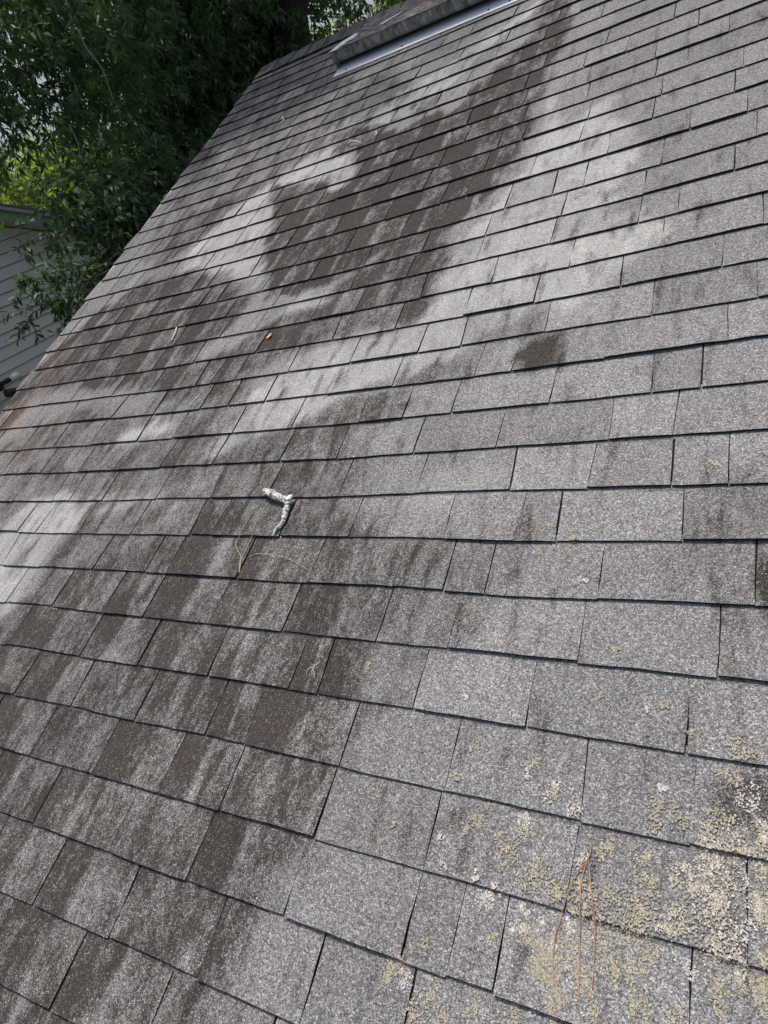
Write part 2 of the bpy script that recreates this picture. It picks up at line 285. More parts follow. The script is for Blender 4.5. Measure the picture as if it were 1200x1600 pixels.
# outlines of stains, pale patches and painted tree shade; joints and debris in roof coordinates (shingle exposures)
STAIN_SHADE_PATCHES=[('g', 0.93, 0.2, [(-0.31, 20.41), (-1.78, 19.25), (-2.39, 18.36), (-3.17, 16.76), (-4.47, 16.72), (-6.01, 16.76), (-6.69, 16.42), (-5.9, 14.32), (-6.0, 13.63), (-8.25, 14.76), (-9.25, 14.41), (-8.96, 12.85), (-8.31, 10.88), (-7.21, 9.27), (-7.31, 8.41), (-6.05, 8.13), (-5.11, 8.32), (-3.97, 8.73), (-3.54, 9.29), (-2.22, 8.85), (-1.51, 9.7), (-0.82, 10.27), (-0.18, 12.01), (0.02, 13.75), (0.07, 15.69), (0.19, 17.99)]), ('g', 0.66, 0.5, [(-3.97, 8.73), (-3.21, 8.91), (-1.56, 9.17), (-0.98, 8.44), (-1.05, 7.23), (-1.15, 6.33), (-2.05, 5.86), (-3.27, 5.67), (-4.73, 5.84), (-5.48, 5.63), (-5.7, 4.73), (-6.03, 3.87), (-7.93, 4.58), (-8.06, 6.1), (-6.76, 6.89), (-5.5, 7.66)]), ('g', 0.6, 0.3, [(-10.28, 15.35), (-7.8, 15.03), (-6.16, 13.52), (-7.84, 13.14), (-8.89, 13.01)]), ('g', 0.8, 0.12, [(1.48, 5.04), (2.23, 4.91), (2.18, 4.0), (1.4, 4.07)]), ('g', 0.5, 0.12, [(1.34, 5.62), (1.48, 5.59), (1.57, 4.92), (1.36, 4.97)]), ('g', 0.62, 0.3, [(-2.6, 3.85), (-0.96, 3.91), (-0.63, 3.21), (-0.96, 2.89), (-1.75, 2.44), (-2.71, 2.34), (-3.59, 3.18)]), ('g', 0.5, 0.3, [(-1.31, 4.55), (0.08, 4.6), (1.06, 4.7), (0.79, 4.01), (-0.19, 3.88), (-0.96, 3.91)]), ('g', 0.72, 0.5, [(-14.25, 11.32), (-11.8, 11.13), (-8.99, 9.79), (-7.54, 8.47), (-8.15, 7.19), (-8.92, 6.26), (-6.67, 4.87), (-6.87, 3.98), (-9.32, 4.77), (-12.28, 5.73), (-15.96, 5.68), (-16.61, 4.01), (-17.93, 5.33), (-16.81, 8.39), (-16.1, 10.35)]), ('g', 0.6, 0.35, [(-10.59, 9.59), (-8.42, 9.46), (-7.52, 8.17), (-8.71, 7.74), (-9.99, 7.6)]), ('g', 0.5, 0.8, [(-16.3, 3.7), (-12.74, 4.69), (-6.87, 3.98), (-2.97, 3.9), (-1.37, 2.23), (-1.22, 0.92), (-2.96, 0.17), (-4.93, -0.49), (-7.67, -1.08), (-11.39, -1.23)]), ('g', 0.58, 0.5, [(-3.79, 3.2), (-2.28, 3.22), (-1.81, 1.92), (-1.68, 0.94), (-0.9, 0.03), (-1.06, -1.07), (-2.29, -1.27), (-3.31, -0.15), (-3.24, 1.15)]), ('g', 0.66, 0.7, [(-11.95, -1.26), (-8.32, -0.84), (-6.55, 0.16), (-5.22, 1.03), (-2.34, 0.63), (-0.3, -0.1), (0.02, -1.5), (0.18, -3.04), (0.19, -4.02), (0.03, -5.03), (-0.16, -6.12), (-0.27, -7.43), (-6.11, -9.93), (-15.32, -3.39)]), ('g', 0.3, 0.5, [(-3.84, -2.33), (-0.64, -2.15), (0.25, -4.46), (-1.31, -5.5), (-4.07, -5.74), (-5.72, -3.6)]), ('g', 0.33, 0.8, [(-1.11, 0.62), (1.58, 0.31), (2.52, -0.65), (2.03, -1.79), (0.9, -2.43), (-0.19, -1.99)]), ('g', 0.42, 0.15, [(1.98, 0.57), (2.27, 0.83), (2.59, 0.18), (2.58, -0.99), (2.28, -1.01), (2.02, -0.2)]), ('g', 0.34, 0.3, [(4.97, 1.48), (5.73, 1.67), (6.11, -1.41), (4.97, -1.33), (4.53, -0.36)]), ('g', 0.5, 0.15, [(5.03, -3.15), (5.99, -3.11), (5.97, -3.84), (5.06, -3.85)]), ('g', 0.5, 0.12, [(0.5, -2.15), (0.81, -2.12), (0.9, -3.14), (0.7, -3.56), (0.59, -2.88)]), ('g', 0.45, 0.1, [(2.52, -3.68), (2.66, -3.7), (2.54, -4.01), (2.44, -3.94)]), ('g', 0.4, 0.15, [(2.0, -4.2), (2.23, -3.99), (2.25, -4.46), (2.05, -4.74)]), ('g', 0.45, 0.08, [(4.84, 2.76), (4.95, 2.74), (4.93, 2.26), (4.84, 2.2)]), ('g', 0.5, 0.08, [(4.06, 3.87), (4.15, 3.85), (4.12, 3.3), (4.04, 3.24)]), ('g', 0.4, 0.2, [(2.4, 3.66), (2.65, 3.62), (2.82, 2.79), (2.52, 2.83)]), ('g', 0.45, 0.15, [(3.31, 18.32), (3.57, 18.17), (3.55, 16.97), (3.29, 17.19)]), ('g', 0.4, 0.12, [(4.5, 15.17), (4.65, 15.05), (4.59, 14.61), (4.44, 14.73)]), ('g', 0.35, 0.2, [(3.29, 11.45), (4.02, 11.2), (4.01, 10.13), (3.38, 10.31)]), ('g', 0.3, 0.3, [(2.19, 9.29), (2.82, 8.79), (3.42, 8.08), (2.89, 8.05), (2.12, 8.7)]), ('g', 0.7, 0.15, [(-8.01, 16.99), (-7.2, 17.86), (-5.7, 17.44), (-5.69, 16.58), (-6.54, 16.02), (-6.86, 15.77), (-7.43, 16.06)]), ('g', 0.6, 0.2, [(-5.23, 18.47), (-3.92, 18.29), (-3.87, 17.19), (-4.92, 17.4)]), ('g', 0.42, 1.0, [(-17.38, 29.65), (-10.92, 24.56), (-6.73, 21.62), (-5.15, 20.03), (-7.29, 18.14), (-8.63, 17.1), (-10.14, 15.7), (-12.06, 14.45), (-13.99, 11.99), (-15.58, 12.49), (-17.57, 19.71)]), ('g', 0.35, 0.3, [(-8.75, 17.38), (-5.48, 19.31), (-6.38, 18.73), (-7.4, 16.89)]), ('g', 0.35, 0.4, [(-14.62, 15.91), (-11.64, 15.52), (-12.06, 13.26), (-13.27, 11.4), (-14.43, 12.13)]), ('g', 0.3, 0.6, [(-4.87, 11.28), (-1.56, 11.48), (-0.33, 10.93), (-1.21, 8.52), (-3.02, 8.31)]), ('p', 1.0, 0.2, [(-0.67, 23.5), (-1.99, 21.56), (-2.72, 20.43), (-3.92, 18.29), (-4.92, 17.4), (-6.55, 17.19), (-7.68, 17.25), (-6.17, 14.95), (-6.02, 13.82), (-8.64, 15.02), (-9.9, 15.18), (-9.39, 13.78), (-8.69, 11.69), (-7.58, 9.07), (-8.99, 9.79), (-10.68, 10.79), (-12.39, 11.31), (-12.47, 12.82), (-12.13, 14.28), (-10.53, 15.88), (-9.79, 17.71), (-8.51, 19.08), (-6.41, 19.68), (-4.33, 20.91), (-2.39, 22.4)]), ('p', 0.85, 0.25, [(0.27, 18.58), (0.37, 15.49), (0.33, 13.74), (0.26, 11.55), (-0.49, 10.0), (-1.09, 9.14), (-1.19, 7.76), (-1.04, 6.53), (-1.64, 6.22), (-2.91, 5.71), (-4.56, 5.46), (-5.58, 4.48), (-6.12, 3.03), (-6.32, 2.22), (-5.44, 2.16), (-4.4, 2.86), (-3.19, 3.53), (-2.31, 4.01), (-1.11, 4.42), (0.16, 4.88), (1.18, 5.56), (2.38, 5.66), (3.29, 6.61), (3.87, 7.15), (3.97, 7.43), (3.87, 8.02), (3.09, 8.8), (2.47, 9.43), (3.21, 10.66), (3.36, 11.56), (3.08, 12.31), (2.41, 12.86), (2.58, 13.55), (2.6, 14.21), (1.91, 14.49), (1.35, 13.49), (1.02, 13.35), (0.48, 15.8)]), ('p', 0.6, 0.2, [(3.26, 11.91), (2.84, 12.45), (2.54, 11.57), (2.35, 10.54), (3.09, 10.45), (3.43, 11.24)]), ('q', 0.9, 0.3, [(-10.34, 3.3), (-8.86, 3.86), (-7.64, 3.5), (-8.43, 3.02), (-9.92, 2.92)]), ('q', 1.0, 0.35, [(-12.34, -0.88), (-12.46, 0.79), (-12.05, 1.33), (-9.38, 1.15), (-9.27, 0.35), (-9.52, -0.14), (-9.53, -0.88), (-9.58, -1.69), (-10.11, -2.24), (-10.88, -2.3)]), ('q', 0.7, 0.4, [(-9.55, 1.36), (-7.23, 1.18), (-5.43, 1.4), (-5.02, 1.76), (-6.81, 0.89), (-8.81, 0.73)]), ('q', 0.5, 0.4, [(-0.25, 1.51), (1.28, 1.72), (2.15, 1.52), (2.11, 1.1), (1.25, 0.72), (0.15, 0.6)]), ('q', 0.75, 0.2, [(-5.63, 7.97), (-4.77, 8.01), (-4.53, 7.42), (-6.0, 7.25), (-6.52, 7.37)]), ('p', 0.3, 1.2, [(1.03, 5.59), (3.54, 6.53), (5.78, 6.58), (6.52, 1.61), (4.03, 0.54), (1.93, 0.84), (0.41, 2.09)]), ('g', 0.75, 0.3, [(-1.03, 19.82), (0.35, 18.3), (0.3, 20.59), (-0.4, 23.24), (-1.22, 24.03), (-1.15, 21.85)]), ('q', 0.8, 0.3, [(-6.11, 2.61), (-5.24, 3.78), (-4.31, 4.4), (-3.27, 4.67), (-2.38, 4.22), (-3.19, 3.53), (-4.4, 2.86), (-5.39, 2.06)]), ('r', 0.6, 0.3, [(-17.58, 4.98), (-16.6, 6.39), (-15.32, 6.19), (-15.36, 5.01), (-16.3, 3.7)]), ('r', 0.4, 0.3, [(-17.99, 7.93), (-15.79, 8.52), (-15.39, 7.13), (-16.16, 6.32)]), ('r', 0.3, 0.6, [(-16.01, 3.4), (-13.82, 4.83), (-12.61, 4.15), (-14.38, 1.76)])]  # the wide soft dark outline at the upper left paints in tree shade
DEBRIS={'twig': ([(-3.578, 1.09), (-3.203, 0.961), (-2.826, 0.803)], [(-2.802, 0.787), (-2.762, 0.545), (-2.74, 0.308), (-2.865, 0.075)], [(-2.799, 0.835)]), 'needle1': [[(-3.566, 0.945), (-3.712, 0.545), (-3.765, 0.032), (-3.788, -0.153), (-3.666, -0.332), (-3.476, -0.506), (-3.344, -0.85)], [(-3.565, 0.819), (-3.498, 0.407), (-3.433, 0.008), (-3.421, -0.276), (-3.439, -0.581), (-3.356, -0.826)]], 'needle3': [[(-3.265, -0.476), (-3.071, -0.416), (-2.615, -0.459), (-2.269, -0.522), (-1.906, -0.653), (-1.662, -0.76)]], 'needle2': [[(3.879, -4.272), (3.864, -4.415), (3.739, -4.627), (3.685, -4.863), (3.613, -5.206), (3.62, -5.495), (3.665, -5.79)], [(3.864, -4.415), (3.825, -4.629), (3.85, -5.016), (3.909, -5.532), (3.936, -5.814)], [(3.864, -4.415), (3.95, -4.774), (4.013, -5.015), (4.05, -5.472), (4.055, -5.759)]], 'chip': [(-10.524, 7.892), (-10.375, 7.621), (-10.281, 7.192)], 'leaf': [(-6.045, 6.504), (-5.95, 6.206)], 'sliver': [(-7.569, 4.506), (-7.618, 4.3), (-7.655, 4.119)], 'curl': [(-12.62, 22.011), (-12.3, 21.5), (-12.434, 21.209)], 'bowed': [(-7.212, 16.742), (-6.909, 16.665), (-6.51, 16.451)], 'hook': [(-6.141, 17.09), (-6.04, 16.863), (-6.086, 16.763)], 'forked': ([(-0.755, -2.458), (-0.814, -2.555), (-0.819, -2.615), (-0.762, -2.684), (-0.736, -2.773)], [(-0.845, -2.575), (-0.917, -2.617), (-0.917, -2.736)]), 'spots': [(2.68, 0.28, 0.062), (3.1, -0.14, 0.108), (2.6, -0.17, 0.051), (2.81, -0.13, 0.05), (3.33, -0.78, 0.065), (2.19, -0.95, 0.051), (3.73, 0.66, 0.038), (3.88, -1.8, 0.066), (5.03, 1.38, 0.043), (4.55, -2.49, 0.052), (4.88, -2.78, 0.042), (5.46, -2.92, 0.11), (5.36, -2.83, 0.066), (5.23, -3.15, 0.053), (5.49, -3.38, 0.1), (3.39, -3.78, 0.062), (2.41, -4.39, 0.1), (2.08, -3.78, 0.054), (3.65, -3.94, 0.075), (4.54, -3.68, 0.083), (4.54, -3.89, 0.081), (4.79, -3.74, 0.106), (5.34, -3.75, 0.075), (5.65, -3.69, 0.12), (5.59, -3.93, 0.095), (5.25, -4.0, 0.184), (5.2, -4.34, 0.271), (5.18, -4.71, 0.224), (5.5, -4.08, 0.149), (2.74, -5.15, 0.1), (2.85, -5.05, 0.077), (3.28, -4.82, 0.103), (3.5, -4.77, 0.116), (3.73, -4.83, 0.14), (4.03, -4.35, 0.084), (3.79, -4.48, 0.071), (4.48, -4.25, 0.146), (4.82, -4.3, 0.115), (4.33, -4.84, 0.227), (4.46, -4.9, 0.128), (3.97, -4.77, 0.103), (3.96, -4.97, 0.101), (4.78, -4.87, 0.135), (1.81, -6.11, 0.128), (1.75, -6.19, 0.096), (1.96, -6.16, 0.079), (2.9, -5.51, 0.052), (2.35, -6.23, 0.075), (2.54, -6.36, 0.102), (2.16, -6.42, 0.091), (3.49, -5.41, 0.125), (3.45, -5.61, 0.11), (3.71, -5.47, 0.134), (3.88, -5.66, 0.143), (3.7, -5.89, 0.098), (3.86, -5.24, 0.094), (4.16, -5.16, 0.098), (4.44, -5.38, 0.087), (4.52, -5.64, 0.108), (4.88, -5.58, 0.092), (5.27, -4.91, 0.115), (5.39, -5.1, 0.101), (5.22, -5.37, 0.09), (5.61, -4.93, 0.11), (5.61, -5.25, 0.108), (4.16, -5.86, 0.099), (4.24, -5.32, 0.051), (4.61, -5.15, 0.074), (3.25, -6.14, 0.095), (2.82, -6.21, 0.071), (1.92, -2.75, 0.048), (3.79, -2.45, 0.032), (5.1, -4.33, 0.123), (0.19, -2.46, 0.058), (4.35, -2.55, 0.03), (1.31, -4.58, 0.037), (2.03, -4.59, 0.043), (2.14, -4.92, 0.042), (5.67, -4.52, 0.124), (4.98, -5.22, 0.059), (4.56, -3.46, 0.042), (3.21, -5.1, 0.059), (0.73, -4.15, 0.03)]}
JOINTS={-9: [(-3.2, -3.14)], -8: [(-5.07, -5.02), (-3.22, -3.23), (-1.39, -1.39), (0.4, 0.41)], -7: [(-6.23, -6.24), (-4.54, -4.57), (-2.74, -2.72), (-0.93, -0.92), (0.76, 0.76), (2.06, 2.09)], -6: [(-7.4, -7.33), (-5.52, -5.51), (-3.47, -3.46), (-1.71, -1.73), (0.05, 0.09), (1.87, 1.86), (2.47, 2.45), (3.02, 3.03), (4.99, 4.99)], -5: [(-8.37, -8.36), (-6.55, -6.53), (-4.68, -4.67), (-2.95, -3.0), (-1.63, -1.63), (0.18, 0.17), (1.88, 1.88), (3.72, 3.67), (5.48, 5.49)], -4: [(-8.02, -8.04), (-6.19, -6.13), (-4.26, -4.29), (-2.53, -2.53), (-1.7, -1.64), (0.22, 0.22), (1.93, 1.92), (3.69, 3.73), (4.96, 4.91)], -3: [(-9.21, -9.33), (-6.66, -6.67), (-4.87, -4.89), (-3.04, -3.01), (-1.18, -1.19), (-0.65, -0.6), (1.14, 1.16), (2.85, 2.86), (4.83, 4.84)], -2: [(-10.34, -10.33), (-8.5, -8.52), (-6.66, -6.72), (-5.39, -5.4), (-3.5, -3.55), (-1.76, -1.78), (0.19, 0.18), (1.44, 1.46), (3.42, 3.43), (5.16, 5.16)], -1: [(-11.65, -11.52), (-9.77, -9.88), (-7.79, -7.84), (-6.04, -6.04), (-5.38, -5.39), (-3.35, -3.37), (-1.6, -1.61), (0.17, 0.19), (1.12, 1.13), (1.85, 1.86), (3.58, 3.58), (5.58, 5.57)], 0: [(-11.78, -11.79), (-10.92, -10.98), (-9.2, -9.19), (-7.18, -7.22), (-5.32, -5.27), (-4.54, -4.62), (-1.09, -1.09), (0.86, 0.88), (2.18, 2.14), (2.79, 2.83), (4.63, 4.64)], 1: [(-12.95, -13.01), (-11.23, -11.14), (-10.44, -10.38), (-9.05, -9.02), (-7.02, -7.02), (-5.26, -5.21), (-3.5, -3.55), (-1.67, -1.68), (0.04, 0.04), (1.82, 1.88), (3.22, 3.19), (4.43, 4.45)], 2: [(-14.68, -14.66), (-12.64, -12.58), (-10.81, -10.81), (-9.19, -9.3), (-7.45, -7.5), (-5.66, -5.7), (-3.62, -3.63), (-2.14, -2.09), (-0.29, -0.29), (1.43, 1.42), (3.42, 3.42), (4.46, 4.42)], 3: [(-14.54, -14.49), (-12.89, -12.85), (-11.1, -11.05), (-9.14, -9.05), (-7.65, -7.67), (-5.6, -5.56), (-3.76, -3.74), (-1.93, -1.9), (-0.84, -0.83), (0.27, 0.28), (2.26, 2.26), (3.99, 4.01)], 4: [(-15.08, -14.96), (-13.23, -13.03), (-10.8, -10.87), (-9.07, -9.03), (-7.23, -7.23), (-6.25, -6.25), (-5.04, -5.01), (-3.14, -3.15), (-1.39, -1.37), (0.59, 0.56), (1.37, 1.36), (3.13, 3.14), (5.14, 5.16)], 5: [(-15.52, -15.36), (-13.71, -13.65), (-11.59, -11.59), (-9.82, -9.82), (-8.0, -7.98), (-7.3, -7.41), (-6.51, -6.51), (-4.75, -4.71), (-2.87, -2.84), (-1.04, -1.02), (-0.05, 0.02), (1.82, 1.86), (3.86, 3.87), (5.6, 5.62)], 6: [(-16.37, -16.37), (-14.19, -14.14), (-12.42, -12.36), (-10.42, -10.38), (-8.71, -8.65), (-6.21, -6.27), (-3.82, -3.73), (-1.94, -1.92), (-0.18, -0.16), (1.43, 1.46), (3.19, 3.22)], 7: [(-15.72, -15.66), (-13.74, -13.74), (-6.75, -6.81), (-4.82, -4.82), (-3.41, -3.4), (-1.61, -1.53), (0.26, 0.29)]}
DCOEF=[-0.0148, -0.0494, -0.0694, 0.0534, 0.0612, -0.0059, 0.0077, 0.1935, 0.3925, 0.0471]

# ------------------------------------------------------------------ stains, pale patches and painted shade over the roof
def pointpoly(U, V, poly):
    """signed distance (positive inside) to a polygon, roof units"""
    P = np.array(poly); Q = np.roll(P, -1, axis=0)
    d2 = np.full(U.shape, 1e9); ins = np.zeros(U.shape, bool)
    for (x0, y0), (x1, y1) in zip(P, Q):
        dx, dy = x1-x0, y1-y0; L = dx*dx+dy*dy+1e-9
        t = np.clip(((U-x0)*dx+(V-y0)*dy)/L, 0, 1)
        d2 = np.minimum(d2, (U-x0-t*dx)**2+(V-y0-t*dy)**2)
        c = ((y0 > V) != (y1 > V))
        xx = x0+(V-y0)*dx/(dy if abs(dy) > 1e-9 else 1e-9)
        ins ^= c & (U < xx)
    d = np.sqrt(d2); return np.where(ins, d, -d)
def stain_shade(U, V):
    Uw = U + (vnoise(U*1.7+5, V*0.8)-0.5)*0.35 + (vnoise(U*4.1+9, V*1.9+3)-0.5)*0.16
    Vw = V + (vnoise(U*1.3+31, V*0.7+7)-0.5)*0.5 + (vnoise(U*5+3, V*2.2+13)-0.5)*0.3
    g = np.zeros(U.shape); p = np.zeros(U.shape); r = np.zeros(U.shape)
    for k, s, w, poly in STAIN_SHADE_PATCHES:
        t = np.clip(pointpoly(Uw, Vw, poly)/w+0.5, 0, 1); t = t*t*(3-2*t)*s
        if k == 'g': g = g+t-g*t if s < 0.5 else np.maximum(g, t)  # grime stains plus the tree shade painted at the upper left
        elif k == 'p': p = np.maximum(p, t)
        elif k == 'q': p = np.maximum(p, t); g = g*(1-0.85*t)      # paler, with the grime thinned
        else: r = np.maximum(r, t)
    # thin overall weathering beyond the drawn patches
    g = np.maximum(g, 0.07+0.10*vnoise(U*0.5, V*0.4))
    return g, p, r
def dv(u, v):
    """how far a course strays from straight"""
    a = np.clip(np.asarray(u, float), -18, 7)/10; b = np.clip(np.asarray(v, float), -8.5, 10)/10
    c = DCOEF
    return (c[0]+c[1]*a+c[2]*b+c[3]*a*a+c[4]*a*b+c[5]*b*b+c[6]*a**3+c[7]*a*a*b+c[8]*a*b*b+c[9]*b**3
            + (vnoise(np.asarray(u)*0.45+50, np.asarray(v)*0.8)-0.5)*0.05)
def vline(n): return float(n) if n <= 10 else 10.1+(n-10)*1.07
def buttv(n, u): return vline(n)+dv(u, vline(n))
def wavy(u, v): return (vnoise(u*0.35+11, v*0.3+4)-0.5)*0.12
RIDGE_V = 30.0; N_TOP = 28; N_BOT = -11; U_L = -17.58; U_R = 12.0

house = empty('shingled_house', R(0, -11, 0), 'house with the weathered grey asphalt shingle roof that fills the view, streaked brown and pale', 'house')

# ------------------------------------------------------------------ own house: deck, walls, trims
def big(name, pts_hexa, mat, parent):
    b = MB(); b.hexa(pts_hexa); return b.build(name, mat, parent)
b = MB(); b.rbox(U_L+0.12, U_R, -11.6, RIDGE_V+0.05, -0.16, 0.0); deck = b.build('roof_deck', M_FELT, house)
ry, rz = R(0, RIDGE_V)[1], R(0, RIDGE_V)[2]
def RB(u, d, h=0.0):      # back slope, d exposures down from the ridge
    return (u*S, ry+d*S*CP+h*S*SP, rz-d*S*SP+h*S*CP)
b = MB(); b.hexa([RB(U_L+0.12, 0.0, -0.16), RB(U_R, 0.0, -0.16), RB(U_R, 40, -0.16), RB(U_L+0.12, 40, -0.16),
                  RB(U_L+0.12, 0.0, 0.03), RB(U_R, 0.0, 0.03), RB(U_R, 40, 0.03), RB(U_L+0.12, 40, 0.03)])
b.build('back_roof_slope', M_NROOF, house)
GZ = -3.0
e0 = R(0, -9.5, -0.2); eb = RB(0, 38, -0.2)
b = MB(); x0 = (U_L+1.4)*S
prof = [(e0[1], GZ), (eb[1], GZ), (eb[1], eb[2]), (ry, rz-0.05), (e0[1], e0[2])]
n0 = len(b.V)
for xx in (x0, x0-0.12):
    b.V += [(xx, y, z) for y, z in prof]
b.F.append(tuple(range(4, -1, -1))); b.F.append(tuple(range(5, 10)))
for i in range(5): j = (i+1) % 5; b.F.append((i, j, 5+j, 5+i))
b.M = [0]*len(b.F); b.build('gable_wall', M_BRICKWALL, house)
b = MB(); b.box((x0+0.005, e0[1], GZ), (U_R*S-0.1, e0[1]+0.12, e0[2]-0.01)); b.build('eave_wall', M_BRICKWALL, house)
b = MB(); b.rbox(U_L+0.02, U_L+0.16, -11.6, RIDGE_V, -1.2, -0.17); b.build('barge_board', M_SOFFIT, house)
b = MB(); b.rbox(U_L-0.04, U_L+0.5, -11.7, RIDGE_V-0.4, 0.001, 0.013); b.rbox(U_L-0.04, U_L-0.015, -11.7, RIDGE_V-0.4, -0.5, 0.001)
b.build('drip_edge', M_DRIP, house)
b = MB(); b.rbox(U_L+0.2, U_R, -11.75, -11.61, -1.2, -0.02); b.build('eave_fascia', M_SOFFIT, house)

# ------------------------------------------------------------------ shingles
NU, NV = 5, 3
TH = 0.047
def tab_arrays(n, ut0, ut1, ub0, ub1, rnd, lift, NU=5, NV=3):
    """one shingle of course n: visible between butt n and butt n+1; returns verts, faces, mats, attributes"""
    i = np.linspace(0, 1, NU+1); j = np.linspace(0, 1, NV+1)
    I, Jg = np.meshgrid(i, j)                      # rows j: 0 bottom .. 1 top
    ujit = (vnoise(Jg*2.3+rnd*37, n*1.7+np.where(I < .5, 0, 9.))-0.5)*0.035*np.where((I < 0.01)|(I > 0.99), 1, 0)
    U = (ub0+(ub1-ub0)*I)*(1-Jg)+(ut0+(ut1-ut0)*I)*Jg+ujit
    vb = buttv(n, U); vt = buttv(n+1, U)+0.10
    vb = vb + (rnd-0.5)*0.035 + (vnoise(U*3.1+rnd*91, n+0.0)-0.5)*0.016 + (vnoise(U*9+rnd*51, n+7.0)-0.5)*0.010
    Vv = vb*(1-Jg)+vt*Jg
    curl = lift*(0.5+vnoise(U*0.9+rnd*55, n*3.3))
    H = 0.018*Jg+(0.02+TH+curl)*(1-Jg) + wavy(U, Vv)
    H -= wavy(U, Vv)                                # keep it flat on the deck
    Hl = np.where((I < 0.01)|(I > 0.99), 0.006, 0)*(1-Jg); H = H-Hl
    bot = 0.004+curl[0]
    nt = (NU+1)*(NV+1)
    top = np.stack([U.ravel(), Vv.ravel(), H.ravel()], 1)
    lowF = np.stack([U[0], Vv[0]+0.006, np.maximum(H[0]-TH, 0.004)], 1)
    lowL = np.stack([U[1:,0], Vv[1:,0], np.full(NV, 0.001)], 1); lowR = np.stack([U[1:,-1], Vv[1:,-1], np.full(NV, 0.001)], 1)
    P = np.vstack([top, lowF, lowL, lowR])
    F = []; M = []
    w = NU+1
    for a in range(NV):
        for c in range(NU):
            F.append((a*w+c, a*w+c+1, (a+1)*w+c+1, (a+1)*w+c)); M.append(0)
    for c in range(NU): F.append((nt+c, nt+c+1, c+1, c)); M.append(1)
    L0 = nt+w; R0 = L0+NV
    pl = [nt]+[L0+k for k in range(NV)]; pr = [nt+NU]+[R0+k for k in range(NV)]
    for k in range(NV):
        F.append((pl[k], k*w, (k+1)*w, pl[k+1])); M.append(1)
        F.append((pr[k+1], (k+1)*w+NU, k*w+NU, pr[k])); M.append(1)
    tu = np.concatenate([I.ravel(), i, np.zeros(NV), np.ones(NV)])
    return P, F, M, tu
def toworld(P):
    u, v, h = P[:,0], P[:,1], P[:,2]
    return np.stack([u*S, v*S*CP-h*S*SP, v*S*SP+h*S*CP], 1)
def finish(name, recs, parent, kind=None):
    Vs = []; Fs = []; Ms = []; RU = []; TB = []; off = 0
    for P, F, M, tu, rnd, split, tint in recs:
        Vs.append(P); Fs += [tuple(off+k for k in f) for f in F]; Ms += M
        RU.append(np.stack([P[:,0], P[:,1]-P[:,2]*0.9, np.full(len(P), rnd*0.35)], 1))
        TB.append(np.stack([tu, np.full(len(P), split), np.full(len(P), tint)], 1)); off += len(P)
    P = np.vstack(Vs); Wd = toworld(P); RU = np.vstack(RU); TB = np.vstack(TB)
    g, p, r = stain_shade(P[:,0], P[:,1])
    org = np.array([(Wd[:,0].min()+Wd[:,0].max())/2, Wd[:,1].min(), Wd[:,2].min()])
    me = mesh_from(name, Wd-org, Fs, [M_GRAN, M_EDGE], False, Ms)
    for nm, A in (('ruv', RU), ('stain_and_shade', np.stack([g, p, r], 1)), ('tabinfo', TB)):
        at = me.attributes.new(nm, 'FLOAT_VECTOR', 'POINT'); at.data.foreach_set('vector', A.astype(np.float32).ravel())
    o = link(name, me, parent, rel(parent, org))
    if kind: o['kind'] = kind
    return o
def project(p):
    d = np.array(p)-CAMPOS; z = d@FWD
    return 600+1030.44*(d@RIGHT)/z, 800+1030.44*(d@DOWN)/z, z
recs = []; plies = []
rr = random.Random(3)
